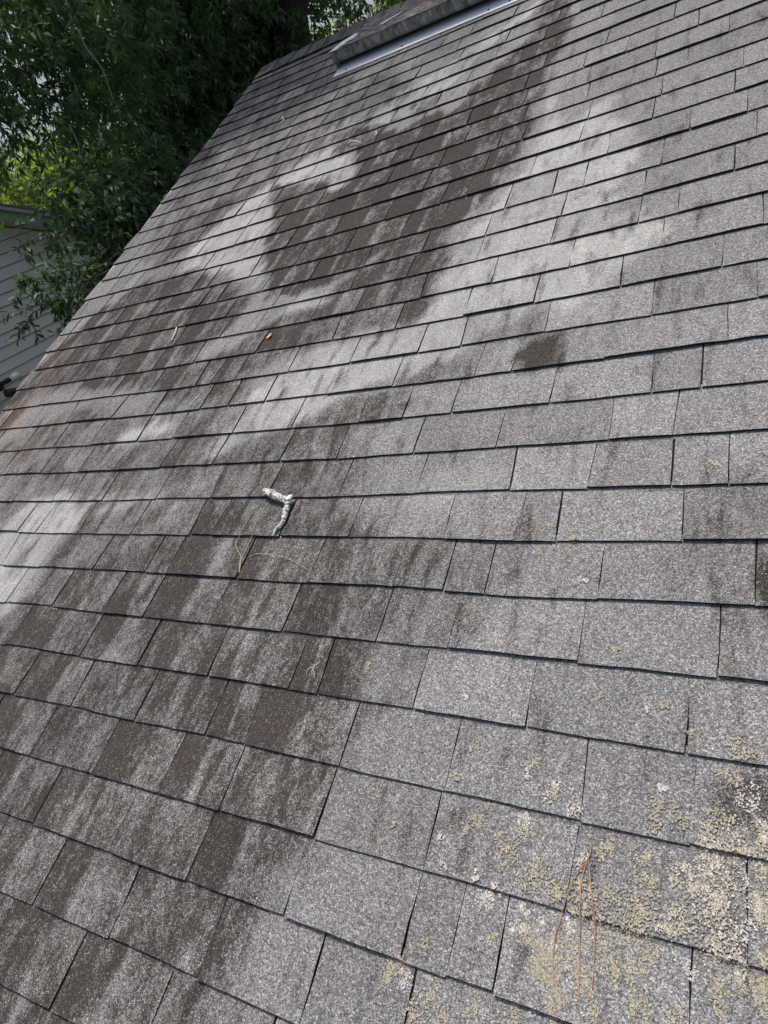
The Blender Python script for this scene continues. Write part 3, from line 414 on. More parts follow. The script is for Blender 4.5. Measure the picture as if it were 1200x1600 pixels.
for n in range(N_BOT, N_TOP+1):
    js = sorted(JOINTS.get(n, []))
    edge = U_L+rr.uniform(-0.17, 0.10)
    if js:
        if n == 7:     # the middle of this course was hard to read: fill in
            pass
        pts = [(a, b2) for a, b2 in js]
        # fill wide stretches
        out = [pts[0]]
        for q in pts[1:]:
            while q[0]-out[-1][0] > 3.3:
                c = out[-1][0]+rr.uniform(1.7, 1.95); out.append((c, c))
            out.append(q)
        pts = out
        while pts[0][0]-edge > 2.3:
            c = pts[0][0]-rr.choice([1.8, 1.85, 1.75, 1.9]); pts.insert(0, (c, c))
        while pts[-1][0] < U_R-0.6:
            c = pts[-1][0]+rr.choice([1.8, 1.85, 1.9, 1.75, 0.8]); pts.append((c, c))
    else:
        c = edge+rr.uniform(0.7, 1.9); pts = []
        while c < U_R-0.6:
            pts.append((c, c+rr.uniform(-0.02, 0.02)))
            c += rr.choice([1.8, 1.8, 1.85, 1.9, 1.75, 1.8, 0.75, 1.2])
    pts = [(edge, edge+rr.uniform(-0.03, 0.03))]+[q for q in pts if q[0] > edge+0.35]+[(U_R, U_R)]
    for (t0, b0), (t1, b1) in zip(pts[:-1], pts[1:]):
        gap = rr.choice([0.020, 0.024, 0.028, 0.032, 0.018, 0.038])*min(1.75, max(0.62, 0.95-0.085*t1))*(0.9 if n < -3 else 1.0)
        rnd = rr.random(); lift = rr.choice([0.0, 0.003, 0.006, 0.012, 0.022])
        gt = gap*0.5
        P, F, M, tu = tab_arrays(n, t0+gt, t1-gt, b0+gap*0.5, b1-gap*0.5, rnd, lift)
        split = rr.uniform(0.3, 0.62) if rr.random() < 0.85 else -1.0
        rec = (P, F, M, tu, rnd, split, rr.choice([0.88, 0.95, 1.0, 1.04, 1.1]))
        cw = toworld(P[:24].mean(0)[None])[0]; x, y, z = project(cw)
        inside = -80 < x < 1280 and -80 < y < 1680 and z > 0.1
        c4 = [project(q) for q in toworld(P[[0, NU, (NU+1)*NV+NU, (NU+1)*NV]])]
        area = 0.5*abs(sum(c4[k][0]*c4[(k+1) % 4][1]-c4[(k+1) % 4][0]*c4[k][1] for k in range(4)))
        recs.append((area if inside else 0.0, rec, (n, t0+gt, t1-gt, b0+gap*0.5, b1-gap*0.5, rnd, lift)))
        if rr.random() < 0.48:        # lower ply peeping out under the butt
            a = rr.uniform(b0, b1-0.3); e = min(a+rr.uniform(0.5, 1.5), b1+0.4); plies.append((n, a, e, rr.uniform(0.03, 0.06), rr.random()))
recs.sort(key=lambda q: -q[0])
for k, (a, rec, _) in enumerate(recs[:298]):
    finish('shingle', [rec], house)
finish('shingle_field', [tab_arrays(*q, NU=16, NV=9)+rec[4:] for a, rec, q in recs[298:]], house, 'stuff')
# lower plies: short thin strips whose edge doubles the butt line
prec = []
for n, a, e, drop, rnd in plies:
    us = np.linspace(a, e, 5); vb = buttv(n, us)-drop; vt = vb+0.16
    h = 0.02
    P = np.vstack([np.stack([us, vb, np.full(5, 0.028)], 1), np.stack([us, vt, np.full(5, 0.032)], 1), np.stack([us, vb, np.full(5, 0.0)], 1)])
    F = [(k, k+1, k+6, k+5) for k in range(4)]+[(10+k, 11+k, k+1, k) for k in range(4)]+[(10, 0, 5), (14, 9, 4)]
    prec.append((P, F, [0]*4+[1]*6, np.tile(np.linspace(0, 1, 5), 3), rnd, -1.0, 0.8))
finish('lower_ply', prec, house, 'stuff')
# ridge caps: short folded pieces along the ridge
u = U_L+0.0; k = 0
while u < 3.5:
    w = 1.28; lo = 1.25; hh = 0.05+0.03*(k % 2)
    us = np.linspace(u, u+w, 4); P = []
    tilt = np.linspace(0.11, 0.045, 4) if False else np.linspace(0.045, 0.10, 4)
    rows = [(RIDGE_V-lo, 0), (RIDGE_V-lo*0.5, 0), (RIDGE_V-0.02, 0.03)]
    V3 = []
    for (vv, ex) in rows: V3 += [R(a, vv, 0.062+t+ex) for a, t in zip(us, tilt)]
    V3 += [RB(a, lo*0.9, 0.10+t) for a, t in zip(us, tilt)]
    V3 += [R(a, RIDGE_V-lo, 0.02+t) for a, t in zip(us, tilt)]
    F = []; M = []
    for r_ in range(3):
        for c in range(3): F.append((r_*4+c, r_*4+c+1, (r_+1)*4+c+1, (r_+1)*4+c)); M.append(0)
    for c in range(3): F.append((16+c, 17+c, c+1, c)); M.append(1)
    V3 = np.array(V3); org = V3.mean(0)
    me = mesh_from('ridge_cap', V3-org, F, [M_GRAN, M_EDGE], False, M)
    un = np.tile(us, 5); vn = np.concatenate([np.full(4, RIDGE_V-lo), np.full(4, RIDGE_V-lo/2), np.full(4, RIDGE_V), np.full(4, RIDGE_V+lo), np.full(4, RIDGE_V-lo)])
    for nm, A in (('ruv', np.stack([un, vn, np.full(20, k*0.03)], 1)), ('stain_and_shade', np.stack([np.full(20, 0.3), np.zeros(20), np.zeros(20)], 1)), ('tabinfo', np.stack([np.zeros(20), -np.ones(20), np.full(20, 0.8)], 1))):
        at = me.attributes.new(nm, 'FLOAT_VECTOR', 'POINT'); at.data.foreach_set('vector', A.astype(np.float32).ravel())
    link('ridge_cap', me, house, rel(house, org)); u += 1.06; k += 1

# ------------------------------------------------------------------ off-ridge vent
vent = empty('roof_vent', (0, 0, 0)); vent.parent = house
VO = R(-6.4, 24.2, 0.05); vent.location = rel(house, VO)
VL, VR = -10.72, -2.05
b = MB(); b.rbox(VL+0.0, VR, 24.18, 27.6, 0.075, 0.092); b.build('vent_flashing', M_FLASH, vent)
b = MB()      # hood: front fascia, sides, hollow below
b.rbox(VL-0.02, VR-0.25, 24.86, 24.90, 0.42, 0.80)
b.build('hood_fascia', M_HOOD, vent)
b = MB()
b.hexa([R(VL-0.05,24.84,0.80), R(VR-0.22,24.84,0.80), R(VR-0.22,29.2,0.15), R(VL-0.05,29.2,0.15),
        R(VL-0.05,24.84,0.83), R(VR-0.22,24.84,0.83), R(VR-0.22,29.2,0.18), R(VL-0.05,29.2,0.18)])
b.build('hood_top', M_HOODTOP, vent)
for uu in (VL-0.02, VR-0.28):
    b = MB()
    b.hexa([R(uu,24.905,0.093), R(uu+0.03,24.905,0.093), R(uu+0.03,28.9,0.093), R(uu,28.9,0.093),
            R(uu,24.905,0.785), R(uu+0.03,24.905,0.785), R(uu+0.03,28.9,0.19), R(uu,28.9,0.19)])
    b.build('hood_side', M_HOOD, vent)
b = MB(); b.rbox(VL+0.03, VR-0.30, 25.02, 25.06, 0.30, 0.78); b.build('inner_lip', M_HOOD, vent)
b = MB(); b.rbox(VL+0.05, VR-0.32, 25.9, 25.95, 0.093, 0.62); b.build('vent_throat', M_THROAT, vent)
for uu in (-10.1, -7.3, -3.45, -2.6):
    b = MB(); c = Vector(R(uu, 24.42, 0.092)); up = Vector((0, -SP, CP)); 
    b.tube([c, c+up*0.003, c+up*0.006], [0.006, 0.006, 0.002], 8); b.build('rivet', M_RIVET, vent)
def flake(poly, h, mat, name='paint_flake'):
    b = MB(); n = len(poly)
    f = lambda v: h+0.83-(v-24.84)*(0.65/4.36)
    b.V = [R(u_, v_, f(v_)) for u_, v_ in poly]+[R(u_, v_, f(v_)-h*0.8) for u_, v_ in poly]
    b.F = [tuple(range(n))]+[(i, (i+1) % n, n+(i+1) % n, n+i) for i in range(n)]; b.M = [0]*len(b.F)
    return b.build(name, mat, vent)
flake([(-10.79,24.82),(-10.35,24.84),(-10.38,25.25),(-10.22,25.5),(-10.30,25.9),(-10.02,26.0),(-10.05,26.6),(-10.25,27.15),(-10.55,27.1),(-10.79,26.6)], 0.012, M_WHITE)
flake([(-8.9,26.6),(-8.7,26.5),(-8.35,27.0),(-8.0,27.5),(-8.3,27.6),(-8.55,27.25),(-8.75,27.2)], 0.012, M_WHITE)

# ------------------------------------------------------------------ debris on the roof
def surf(u, v):
    """height of the shingle surface at (u, v), roof units"""
    n = N_BOT
    for k in range(N_BOT, N_TOP+1):
        if float(buttv(k, u)) <= v: n = k
    b0 = float(buttv(n, u)); f = min(max((v-b0)/1.05, 0), 1)
    return (0.02+TH)*(1-f)+0.018*f
def spline(pts, n):
    P = np.array(pts, float); t = np.linspace(0, len(P)-1, n); out = []
    for x in t:
        i = min(int(x), len(P)-2); f = x-i
        p0 = P[max(i-1, 0)]; p1 = P[i]; p2 = P[i+1]; p3 = P[min(i+2, len(P)-1)]
        out.append(0.5*((2*p1)+(-p0+p2)*f+(2*p0-5*p1+4*p2-p3)*f*f+(-p0+3*p1-3*p2+p3)*f**3))
    return np.array(out)
def strand(b, pts, r0, r1, n=14, sides=5, lift=0.01, arch=0.0, mi=0):
    Q = spline(pts, n); W = []
    for i, (u_, v_) in enumerate(Q):
        f = i/(n-1); W.append(R(u_, v_, surf(u_, v_)+lift+r0/S+arch*math.sin(math.pi*f)))
    b.tube(W, list(np.linspace(r0, r1, n)), sides, mi)
t1, t2, blob = DEBRIS['twig']
tw = empty('broken_twig', R(t1[0][0], t1[0][1], 0.07), 'short crooked twig crusted with white lichen lying mid-roof beside pine needles', 'twig')
rg = random.Random(5)
def lumpy(pts, radii, n, name, hh):
    Q = spline(pts, n); b = MB(); W = []; rad = np.interp(np.linspace(0, 1, n), np.linspace(0, 1, len(radii)), radii)
    for i, (u_, v_) in enumerate(Q):
        W.append(R(u_+rg.uniform(-.006, .006), v_+rg.uniform(-.006, .006), surf(u_, v_)+hh[0]*(1-i/(n-1))+hh[1]*i/(n-1)+rad[i]/S))
    rad = rad*np.array([1+rg.uniform(-.14, .14) for _ in range(n)])
    b.tube(W, list(rad), 11, 0, True, 0.2, rg); return b.build(name, M_LICHTWIG, tw, False)
lumpy(t1, [0.0095, 0.0125, 0.0115, 0.010], 22, 'thick_stem', (0.02, 0.05))
lumpy(t2, [0.0098, 0.0085, 0.0075, 0.0060, 0.0045], 26, 'side_shoot', (0.06, 0.01))
b = MB(); q = R(t2[-1][0]+0.06, t2[-1][1]+0.10, surf(*t2[-1])+0.09); q2 = R(t2[-1][0]+0.02, t2[-1][1]-0.10, surf(*t2[-1])+0.06)
b.tube([q, q2], [0.0035, 0.0025], 6); b.build('snapped_tip', M_CHIP, tw)
bm = bmesh.new(); bmesh.ops.create_icosphere(bm, subdivisions=2, radius=1.0)
for v in bm.verts:
    v.co *= 1+rg.uniform(-0.12, 0.12); v.co.x *= 0.0085; v.co.y *= 0.0135; v.co.z *= 0.007
me = bpy.data.meshes.new('lichen_tuft'); bm.to_mesh(me); bm.free(); me.materials.append(M_WHITE)
link('lichen_tuft', me, tw, rel(tw, R(blob[0][0]+0.02, blob[0][1]+0.03, surf(*blob[0])+0.16)))
def needles(name, strands, mat, label, cat, r=0.0011, arch=0.05):
    t = empty(name, R(strands[0][0][0], strands[0][0][1], 0.06), label, cat)
    for s_ in strands:
        b = MB(); strand(b, s_, r, r*0.6, 18, 5, 0.006, arch); b.build('needle', mat, t)
    b = MB(); a = strands[0][0]; c = strands[0][1]
    d = (a[0]+(a[0]-c[0])*0.03, a[1]+(a[1]-c[1])*0.03)
    strand(b, [d, a, (a[0]*0.85+c[0]*0.15, a[1]*0.85+c[1]*0.15)], r*1.6, r*1.5, 5, 6, 0.006); b.build('needle_sheath', mat, t)
    return t
needles('pine_needles', [list(reversed(s)) for s in DEBRIS['needle1']], M_NEEDLE2, 'pair of tan pine needles lying just left of the white lichened twig', 'pine needles', 0.0009)
needles('pine_needle', DEBRIS['needle3'], M_NEEDLE2, 'single curved tan pine needle just below the white lichened twig', 'pine needle', 0.0009)
needles('pine_needles', DEBRIS['needle2'], M_NEEDLE, 'bundle of three long orange pine needles on the lichen patches near the lower right corner', 'pine needles', 0.0010, 0.03)
def bit(name, pts, mat, r0, r1, label, cat='twig', extra=None, arch=0.02):
    b = MB(); strand(b, pts, r0, r1, 10, 6, 0.004, arch)
    if extra: strand(b, extra, r0*0.8, r1*0.7, 8, 6, 0.004, arch)
    o = b.build(name, mat, None, True); tag(o, label, cat); return o
bit('twig_chip', DEBRIS['chip'], M_CHIP, 0.0040, 0.0032, 'small pale bent twig chip standing out on brown shingles at left')
bit('wood_sliver', DEBRIS['sliver'], M_CHIP, 0.0022, 0.0012, 'faint thin pale sliver on brown shingles below the orange leaf')
bit('curled_twig', DEBRIS['curl'], M_CHIP, 0.0035, 0.0028, 'tiny white curl of twig on dark shingles near the upper left rake')
bit('bowed_twig', DEBRIS['bowed'], M_CHIP, 0.0045, 0.003, 'small bowed pale twig on the black stain below the vent', arch=0.12)
bit('hooked_twig', DEBRIS['hook'], M_CHIP, 0.0035, 0.0028, 'tiny hooked pale twig just right of the black stain below the vent')
bit('forked_rootlet', DEBRIS['forked'][0], M_CHIP, 0.0009, 0.0006, 'thin white forked rootlet on a narrow tab below the centre of the roof', 'rootlet', DEBRIS['forked'][1])
(lu, lv), (lu2, lv2) = DEBRIS['leaf']
b = MB(); hs = surf(lu, lv)+0.03
pts = [(0,0.32),(0.09,0.20),(0.05,0.12),(0.13,0.02),(0.06,-0.10),(0.02,-0.30),(-0.04,-0.16),(-0.12,-0.08),(-0.06,0.06),(-0.09,0.20)]
k = len(pts)
for dz in (0.018, 0.004):
    b.V += [R(lu+a*0.62+0.25*c*0.3, lv+c*0.38, hs+dz+0.10*abs(a)) for a, c in pts]
b.F = [tuple(range(k))[::-1], tuple(range(k, 2*k))]+[(i, (i+1) % k, k+(i+1) % k, k+i) for i in range(k)]; b.M = [0]*len(b.F)
tag(b.build('dead_leaf', M_DEADLEAF), 'small orange ragged dead leaf lying on the roof left of centre', 'leaf')

# crustose lichen: thousands of tiny flecks in ragged patches
def lichen_mat():
    mt, nt, bb = nodemat('lichen_crust', 0.95, 0.15); n = N(nt)
    at = n.new('ShaderNodeAttribute', attribute_name='leafcol').outputs['Fac']
    tc = n.new('ShaderNodeTexCoord').outputs['Object']
    vs = n.new('ShaderNodeSeparateColor'); n.lk(n.voro(tc, 620.0), vs.inputs[0])
    sp = n.ramp(vs.outputs[0], [(0.0, 0.42), (0.3, 0.72), (0.7, 1.0), (1.0, 1.3)])
    n.lk(n.mix(1.0, n.ramp(at, [(0.0, (0.32,0.285,0.21)), (0.38, (0.42,0.375,0.285)), (0.62, (0.39,0.32,0.225)), (0.75, (0.50,0.45,0.40)), (1.0, (0.57,0.525,0.49))]), sp, 'MULTIPLY'), bb.inputs['Base Color'])
    return mt
fl = []; fc = []
nr = np.random.default_rng(11)
DW = (5.2, -4.45)
def whiteness(u_, v_):      # the pinkish white crust sits in the middle of the big patch
    return 1 if ((u_-DW[0])**2/0.30+(v_-DW[1])**2/0.45) < 1 else 0
for _ in range(60):
    su, sv = 5.7-3.6*nr.random()**1.3, -6.2+3.0*nr.random()
    DEBRIS['spots'].append((su, sv, nr.uniform(0.03, 0.12)))
for (su, sv, sr) in DEBRIS['spots']:
    cnt = int(min(2200, 26+sr*sr*10000)); tone = nr.random()
    wh = whiteness(su, sv); sr = sr*1.12
    nl = max(3, int(5+sr*14)); lobes = []
    for _ in range(nl):
        a = nr.random()*6.283; rr_ = sr*math.sqrt(nr.random())*0.9; lobes.append((su+rr_*math.cos(a), sv+rr_*math.sin(a)*1.35, sr*nr.uniform(0.25, 0.7)))
    for _ in range(cnt):
        lu_, lv_, lr_ = lobes[nr.integers(nl)]
        a = nr.random()*6.283; q = lr_*nr.random()**0.62*(1.35 if nr.random() < .2 else 1)
        fl.append((lu_+q*math.cos(a), lv_+q*math.sin(a)*1.2)); 
        base = (0.72+0.28*nr.random()) if (wh and nr.random() < 0.38) or (tone > 0.8 and sr < 0.12) else (0.62*nr.random()**0.8 if tone > 0.35 else 0.45*nr.random())
        fc.append(base)
fl = np.array(fl); fc = np.array(fc); nf = len(fl)
def surf_arr(u_, v_):
    best = np.full(len(u_), -99.0)
    for k in range(N_BOT, 6):
        bb_ = buttv(k, u_); best = np.where(bb_ <= v_, bb_, best)
    f = np.clip((v_-best)/1.05, 0, 1); return (0.02+TH+0.022)*(1-f)+0.02*f
hgt = surf_arr(fl[:,0], fl[:,1])+0.004
ang = nr.random(nf)*6.283; sz = nr.uniform(0.005, 0.016, nf)
Vs = np.zeros((nf, 4, 3))
for k in range(4):
    a = ang+k*math.pi/2+nr.uniform(-.4, .4, nf); q = sz*nr.uniform(.6, 1.3, nf)
    Vs[:, k, 0] = fl[:,0]+q*np.cos(a); Vs[:, k, 1] = fl[:,1]+q*np.sin(a); Vs[:, k, 2] = hgt+nr.uniform(0, 0.003, nf)
def quads_mesh(name, Wv, cols, mat, tri=False):
    k = Wv.shape[1]; nf = Wv.shape[0]; me = bpy.data.meshes.new(name)
    me.vertices.add(nf*k); me.vertices.foreach_set('co', Wv.astype(np.float32).ravel())
    me.loops.add(nf*k); me.polygons.add(nf)
    me.loops.foreach_set('vertex_index', np.arange(nf*k, dtype=np.int32))
    me.polygons.foreach_set('loop_start', np.arange(0, nf*k, k, dtype=np.int32))
    me.update(calc_edges=True)
    at = me.attributes.new('leafcol', 'FLOAT', 'POINT'); at.data.foreach_set('value', np.repeat(cols, k).astype(np.float32))
    me.materials.append(mat); return me
Wl = toworld(Vs.reshape(-1, 3)).reshape(nf, 4, 3); org = Wl.reshape(-1, 3).mean(0)
lo = link('lichen_crust', quads_mesh('lichen_crust', Wl-org, fc, lichen_mat()), None, org)
tag(lo, 'ochre and pinkish white lichen crust spreading over the lower right shingles', 'lichen', None, 'stuff')

# ------------------------------------------------------------------ neighbour house with lap siding
NX = -7.0; RKX = -6.85
nb = empty('siding_house', (NX, 3.0, GZ), 'neighbouring house with grey white lap siding, blue grey fascia and low gable, at left', 'house')
T20 = math.tan(PITCH)*1.04
def rk(y): return 1.374-(y-4.532)*T20           # top of the rake at y
PEAK = 0.6; EAVE = 7.2; YB = 2*PEAK-EAVE
def rakez(y): return rk(y) if y >= PEAK else rk(2*PEAK-y)
b = MB(); ys = [YB+0.3, PEAK, EAVE-0.3]
n0 = 0
for xx in (NX-0.04, NX-0.25):
    b.V += [(xx, ys[0], GZ), (xx, ys[2], GZ), (xx, ys[2], rakez(ys[2])-0.24), (xx, PEAK, rakez(PEAK)-0.24), (xx, ys[0], rakez(ys[0])-0.24)]
b.F = [(0,1,2,3,4), (9,8,7,6,5)]+[(i, 5+i, 5+(i+1) % 5, (i+1) % 5) for i in range(5)]; b.M = [0]*7
b.build('gable_wall', M_FASCIA, nb)
b = MB(); b.box((NX-9, ys[0], GZ), (NX-0.26, ys[2], rakez(EAVE)-0.30)); b.build('rear_walls', M_SIDING, nb)
EXPO = 0.129; z = GZ+0.2
sid0 = 0.98+ (0.98-0.886)*0.0
def zrow(k): return GZ+0.15+k*EXPO
k = 0
while zrow(k) < rakez(PEAK)-0.3:
    zb = zrow(k); zt = zb+EXPO
    ztm = zt-0.008
    # clip each board to the gable
    def yspan(zz):
        lim = (1.374-0.23-zz)/T20+4.532
        return (max(2*PEAK-lim, ys[0]), min(lim, ys[2]))
    a0, a1 = yspan(zb); c0, c1 = yspan(zt)
    if a1-a0 > 0.2:
        if c1 <= c0: c0 = c1 = PEAK
        b = MB()
        xo, xi = NX+0.012, NX+0.004
        b.hexa([(NX-0.039,a0,zb),(xo,a0,zb),(xo,a1,zb),(NX-0.039,a1,zb),(NX-0.039,c0,ztm),(xi,c0,ztm),(xi,c1,ztm),(NX-0.039,c1,ztm)])
        b.build('siding_board', M_SIDING, nb)
    k += 1
def rakeslab(name, x0, x1, d0, d1, mat):
    for sgn in (1, -1):
        yA, yB_ = PEAK, (EAVE if sgn == 1 else YB)
        b = MB(); zA, zB = rakez(PEAK), rakez(EAVE)
        b.hexa([(x0,yA,zA-d0),(x1,yA,zA-d0),(x1,yB_,zB-d0),(x0,yB_,zB-d0),(x0,yA,zA-d1),(x1,yA,zA-d1),(x1,yB_,zB-d1),(x0,yB_,zB-d1)] if sgn == 1 else
               [(x0,yB_,zB-d0),(x1,yB_,zB-d0),(x1,yA,zA-d0),(x0,yA,zA-d0),(x0,yB_,zB-d1),(x1,yB_,zB-d1),(x1,yA,zA-d1),(x0,yA,zA-d1)])
        b.build(name, mat, nb)
rakeslab('roof_slope', NX-9.4, RKX+0.01, 0.035, 0.0, M_NROOF)
rakeslab('drip_edge', RKX-0.10, RKX+0.015, 0.075, 0.037, M_DRIP)
rakeslab('rake_fascia', RKX-0.03, RKX, 0.215, 0.077, M_FASCIA)
rakeslab('rake_soffit', NX-0.02, RKX-0.032, 0.215, 0.205, M_SOFFIT)
# flood light on the wall
fx = empty('flood_light', (NX+0.02, 3.25, -0.40), 'black twin-head security light with a white cone lamp on the siding wall', 'light')
def cyl(name, p0, p1, r0, r1, mat, n=16):
    b = MB(); b.tube([p0, Vector(p0).lerp(Vector(p1), .5), p1], [r0, (r0+r1)/2, r1], n); return b.build(name, mat, fx, True)
cyl('wall_plate', (NX+0.005, 3.22, -0.41), (NX+0.05, 3.22, -0.41), 0.055, 0.052, M_LAMP)
cyl('motion_sensor', (NX+0.05, 3.18, -0.52), (NX+0.13, 3.18, -0.53), 0.030, 0.026, M_LAMP)
cyl('lamp_holder', (NX+0.05, 3.24, -0.36), (NX+0.16, 3.30, -0.36), 0.055, 0.045, M_BLACK)
cyl('lamp_head', (NX+0.16, 3.31, -0.335), (NX+0.16, 3.43, -0.335), 0.028, 0.030, M_BLACK)
cyl('lamp_bulb', (NX+0.16, 3.43, -0.335), (NX+0.165, 3.545, -0.345), 0.024, 0.062, M_LAMP)
cyl('lamp_head', (NX+0.15, 3.30, -0.45), (NX+0.16, 3.44, -0.50), 0.045, 0.055, M_BLACK)
b = MB(); b.tube([(NX+0.02,3.18,-0.46),(NX+0.03,3.17,-0.6),(NX+0.03,3.19,-0.72),(NX+0.025,3.17,-0.95),(NX+0.02,3.16,-1.4)], 0.006, 6); b.build('cable', M_BLACK, fx)
b = MB(); b.tube([(NX+0.05,3.40,-0.44),(NX+0.03,3.52,-0.50),(NX+0.02,3.62,-0.56)], 0.005, 6); b.build('cable', M_BLACK, fx)

# ------------------------------------------------------------------ ground
b = MB(); b.V = [(-300,-300,GZ),(300,-300,GZ),(300,300,GZ),(-300,300,GZ)]; b.F = [(0,1,2,3)]; b.M = [0]
g = b.build('ground', M_GROUND, None, origin=(0, 0, GZ)); g['kind'] = 'structure'

# ------------------------------------------------------------------ foliage
def pix(x, y, d):
    if isinstance(y, tuple): return np.array(y, float)      # a place given in world metres
    r = RIGHT*((x-600)/1030.44)+DOWN*((y-800)/1030.44)+FWD; r = r/np.linalg.norm(r); return CAMPOS+r*d
def leaf_quads(C, D, L, W, g, droop=0.3):
    """C base points, D directions -> folded leaves as two triangles each (one quad)"""
    n = len(C); side = np.cross(D, g.normal(0, 1, (n, 3))+np.array([0, 0, 0.6])); side /= np.linalg.norm(side, axis=1)[:, None]+1e-9
    nrm = np.cross(side, D)
    tip = C+D*L[:, None]-nrm*(L*0.12)[:, None]+np.array([0, 0, -1])*(L*droop*0.2)[:, None]
    mid = C+D*(L*0.45)[:, None]
    up = nrm*(W*0.22)[:, None]
    return np.stack([C, mid+side*(W/2)[:, None]+up, tip, mid-side*(W/2)[:, None]+up], 1)
def cloud(blobs, g, L0, W0, per_twig=11, twig=0.16, dens=5200, droop=0.5):
    LC = []; TW = []; CC = []
    for (x, y, rpx, d, k) in blobs:
        c = pix(x, y, d); rad = rpx if isinstance(y, tuple) else rpx/1030.44*d
        if isinstance(y, tuple): y = 3.3
        n = int(dens*k*(4.19*rad**3*0.8)/per_twig*(0.055/L0)**2)
        v = g.normal(0, 1, (n, 3)); v /= np.linalg.norm(v, axis=1)[:, None]
        rr_ = rad*(0.25+0.75*g.random(n)**0.45); lump = 0.75+0.5*vnoise(v[:,0]*2.5+x, v[:,2]*2.5+y+v[:,1]*1.7)
        P = c+v*(rr_*lump)[:, None]*np.array([1, 1, 0.92])
        D = v*0.6+g.normal(0, 0.6, (n, 3))+np.array([0, 0, -droop]); D /= np.linalg.norm(D, axis=1)[:, None]
        Lt = twig*g.uniform(0.6, 1.5, n); TW.append((P, P+D*Lt[:, None]))
        clump = g.random(n)
        for q in range(per_twig):
            f = (q+0.7)/per_twig
            B = P+D*(Lt*f)[:, None]
            s = g.normal(0, 1, (n, 3)); s -= (s*D).sum(1)[:, None]*D; s /= np.linalg.norm(s, axis=1)[:, None]
            dd = D*0.65+s*0.8+np.array([0, 0, -0.15]); dd /= np.linalg.norm(dd, axis=1)[:, None]
            LC.append(leaf_quads(B, dd, L0*g.uniform(0.6, 1.3, n), W0*g.uniform(0.7, 1.25, n), g))
            CC.append(np.clip(0.65*clump+0.35*g.random(n), 0, 1))
    return np.concatenate(LC), np.concatenate(CC), TW
def keepout(Q):
    """true where a leaf stays clear of both houses"""
    c = Q.mean(1); inside_own = (c[:,0] > U_L*S-0.04)
    roofz = np.where(c[:,1] < ry, c[:,1]*math.tan(PITCH), rz-(c[:,1]-ry)*math.tan(PITCH))
    low = inside_own & (c[:,2] < roofz+0.12) & (c[:,1] < ry+5)
    inside_nb = (c[:,0] < RKX+0.08) & (c[:,1] < EAVE+0.1) & (c[:,2] < rk(np.maximum(c[:,1], PEAK))+0.06)
    return ~(low | inside_nb)
def twig_mesh(TW, frac, r, g):
    A = np.concatenate([a for a, _ in TW]); B = np.concatenate([b_ for _, b_ in TW])
    k = g.random(len(A)) < frac; A = A[k]; B = B[k]; n = len(A)
    s = g.normal(0, 1, (n, 3)); d = B-A; s = np.cross(s, d); s /= np.linalg.norm(s, axis=1)[:, None]+1e-9; t = np.cross(s, d); t /= np.linalg.norm(t, axis=1)[:, None]+1e-9
    out = []
    for a, b_ in ((s, t), (t, -s*0.5-t*0.5), (-s*0.5-t*0.5, s)):
        out.append(np.stack([A+a*r, A+b_*r, B+b_*r*0.4, B+a*r*0.4], 1))
    return np.concatenate(out)
def tree(name, label, cat, blobs, mat, seed, L0, W0, base, trunks=(), dens=5200, twigfrac=0.5, group=None, droop=0.5, twigl=0.16, per_twig=11):
    g = np.random.default_rng(seed)
    t = empty(name, tuple(base), label, cat, group)
    Q, cc, TW = cloud(blobs, g, L0, W0, per_twig, twigl, dens, droop)
    k = keepout(Q); Q = Q[k]; cc = cc[k]
    o = link('crown', quads_mesh('crown', Q-np.array(base), cc, mat), t)
    if twigfrac:
        T = twig_mesh(TW, twigfrac, 0.003 if L0 < 0.1 else 0.01, g); T = T[keepout(T)]
        link('twigs', quads_mesh('twigs', T-np.array(base), np.zeros(len(T)), M_TWIG), t)
    for pts, r0, r1 in trunks:
        Qp = spline(pts, 22); b = MB(); rg2 = random.Random(seed)
        rad = np.linspace(r0, r1, 22)*(1+0.12*np.array([rg2.uniform(-1, 1) for _ in range(22)])); rad[:3] *= [1.35, 1.15, 1.05]
        b.tube([tuple(p) for p in Qp], list(rad), 14, 0, True, 0.07, rg2)
        b.build('trunk' if r0 > 0.12 else 'limb', M_BARK, t, True)
    return t
def gp(x, y, d):       # ground point below a pixel ray
    p = pix(x, y, d); return np.array([p[0], p[1], GZ])
